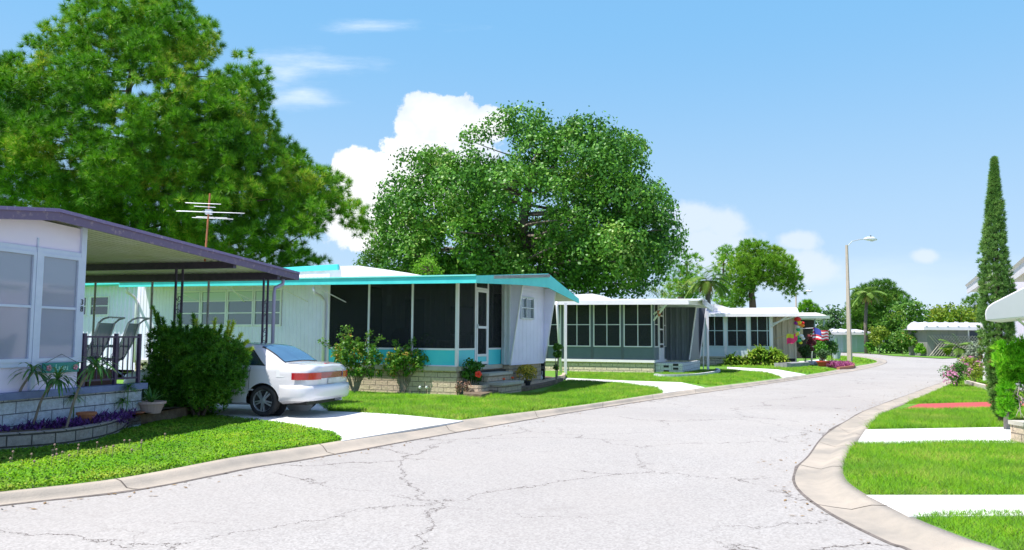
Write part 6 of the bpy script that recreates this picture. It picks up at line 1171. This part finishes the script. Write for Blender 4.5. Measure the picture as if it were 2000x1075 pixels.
# right homes: eaves that run towards the street, wall set back under them
def Gz(px, py, z): return G(px, py, z)
def eave_home(nm, lab, z, c0, c1, back, wallm, th=.28, ext=7, inset=.8, wz=None):
    A0 = Gz(*c0, z); A1 = Gz(*c1, z); d = (A1-A0).normalized(); e = Vector((-d.y, d.x, 0)) if Vector((-d.y, d.x, 0)).x > 0 else Vector((d.y, -d.x, 0)); t = thing(nm, lab, 'mobile home', (A0.x, A0.y, 0)); B = A0+d*ext
    q = lambda p, zz: (p.x, p.y, zz); rise = .5
    MB(True).hexa([q(A0, z), q(B, z), q(B+e*.05, z), q(A0+e*.05, z)], [q(A0, z+th), q(B, z+th), q(B+e*.05, z+th), q(A0+e*.05, z+th)]).build('fascia', WHITE, t)
    MB(True).hexa([q(A0+e*.06, z+.06), q(B+e*.06, z+.06), q(B+e*back, z+.06), q(A0+e*back, z+.06)], [q(A0+e*.06, z+th-.03), q(B+e*.06, z+th-.03), q(B+e*back, z+rise+th), q(A0+e*back, z+rise+th)]).build('roof', WHITE, t)
    MB(True).hexa([q(A0-d*.04, z+th-.02), q(B, z+th-.02), q(B+e*.05, z+th-.02), q(A0-d*.04+e*.05, z+th-.02)], [q(A0-d*.04-e*.06, z+th+.05), q(B-e*.06, z+th+.05), q(B+e*.3, z+th+.10), q(A0-d*.04+e*.3, z+th+.10)]).build('gutter', WHITE, t)
    wA, wB = A0+e*inset+d*.5, B+e*inset; MB(True).hexa([q(wA, 0), q(wB, 0), q(wB+e*(back-inset), 0), q(wA+e*(back-inset), 0)], [q(wA, z+.05), q(wB, z+.05), q(wB+e*(back-inset), z+.05), q(wA+e*(back-inset), z+.05)]).build('wall', wallm, t)
    return t, A0, B, d, e
BRK = mat('salmon_wall', (.55, .26, .16), (.48, .24, .15), .8, 3); PKW = mat('pink_wall', (.62, .42, .44), (.56, .38, .42), .7, 1)
t, A0, B, d, e = eave_home('mobile_home', 'white-roofed home partly hidden behind the cypress with a slim white porch post', 3.45, (1888.6, 574), (1921, 552), 5, WSIDE)
pb = W(1922, 640, A0.y-.6); MB(True).beam((pb.x, pb.y, 0), (pb.x, pb.y, 3.45), .16).build('porch_post', WHITE, t)
t, A0, B, d, e = eave_home('mobile_home', 'salmon and pink home with white roof eave at the right edge above the awning', 3.3, (1968.5, 555.7), (2000, 533), 5, BRK)
lw = A0+e*.78+d*.3; lw2 = B+e*.78; MB(True).hexa([(lw.x, lw.y, 0), (lw2.x, lw2.y, 0), (lw2.x+e.x*.03, lw2.y+e.y*.03, 0), (lw.x+e.x*.03, lw.y+e.y*.03, 0)], [(lw.x, lw.y, 2.35), (lw2.x, lw2.y, 2.35), (lw2.x+e.x*.03, lw2.y+e.y*.03, 2.35), (lw.x+e.x*.03, lw.y+e.y*.03, 2.35)]).build('lower_wall', PKW, t)
for s_ in (1.2, 2.4, 3.6): p = A0+e*.74+d*s_; MB(True).beam((p.x, p.y, 0), (p.x, p.y, 3.3), .09).build('porch_post', WHITE, t)
for z_ in (.9, 1.25): p, p2 = A0+e*.73+d*.5, B+e*.73; MB(True).beam((p.x, p.y, z_), (p2.x, p2.y, z_), .05).build('porch_rail', WHITE, t)
c = A0+e*.6+d*1.4; tg = thing('garden_banner', 'small green and purple banner hanging below the rounded awning', 'banner', (c.x, c.y, 2.2)); MB().box(-.3, .3, -.01, .01, -.75, -.15).build('cloth', BU, tg); MB().box(-.1, .28, -.02, -.011, -.6, -.2).build('motif', mat('banner_green', (.02, .45, .10), rough=.6), tg); MB().box(-.3, -.15, -.02, -.011, -.7, -.2).build('stripe', YL, tg)
# rounded awning
Yd = 12.6; pf = [(2060, 528), (2000, 561), (1960, 581), (1938, 592), (1929, 599), (1924.5, 607), (1923.5, 615), (1925, 627), (1970, 623), (2060, 615)]; P3 = [W(x, y, Yd) for x, y in pf]
t = thing('awning', 'smooth white rounded awning jutting in from the right edge', 'awning', (P3[0].x, Yd, 2)); MB(True).prism([tuple(p) for p in P3], (1.0, 1.3, 0)).build('canopy', mat('awning_white', (.76, .71, .74), (.68, .64, .67), .5, .6), t, bevel=.02)
a = W(1985, 622, Yd+.3); b_ = W(2030, 660, Yd+1); MB(True).tube([a, b_], .02, 6).build('awning_arm', ALU, t)
a = W(1913, 600, Yd+1.2); b_ = W(1928, 602, Yd+1.2)
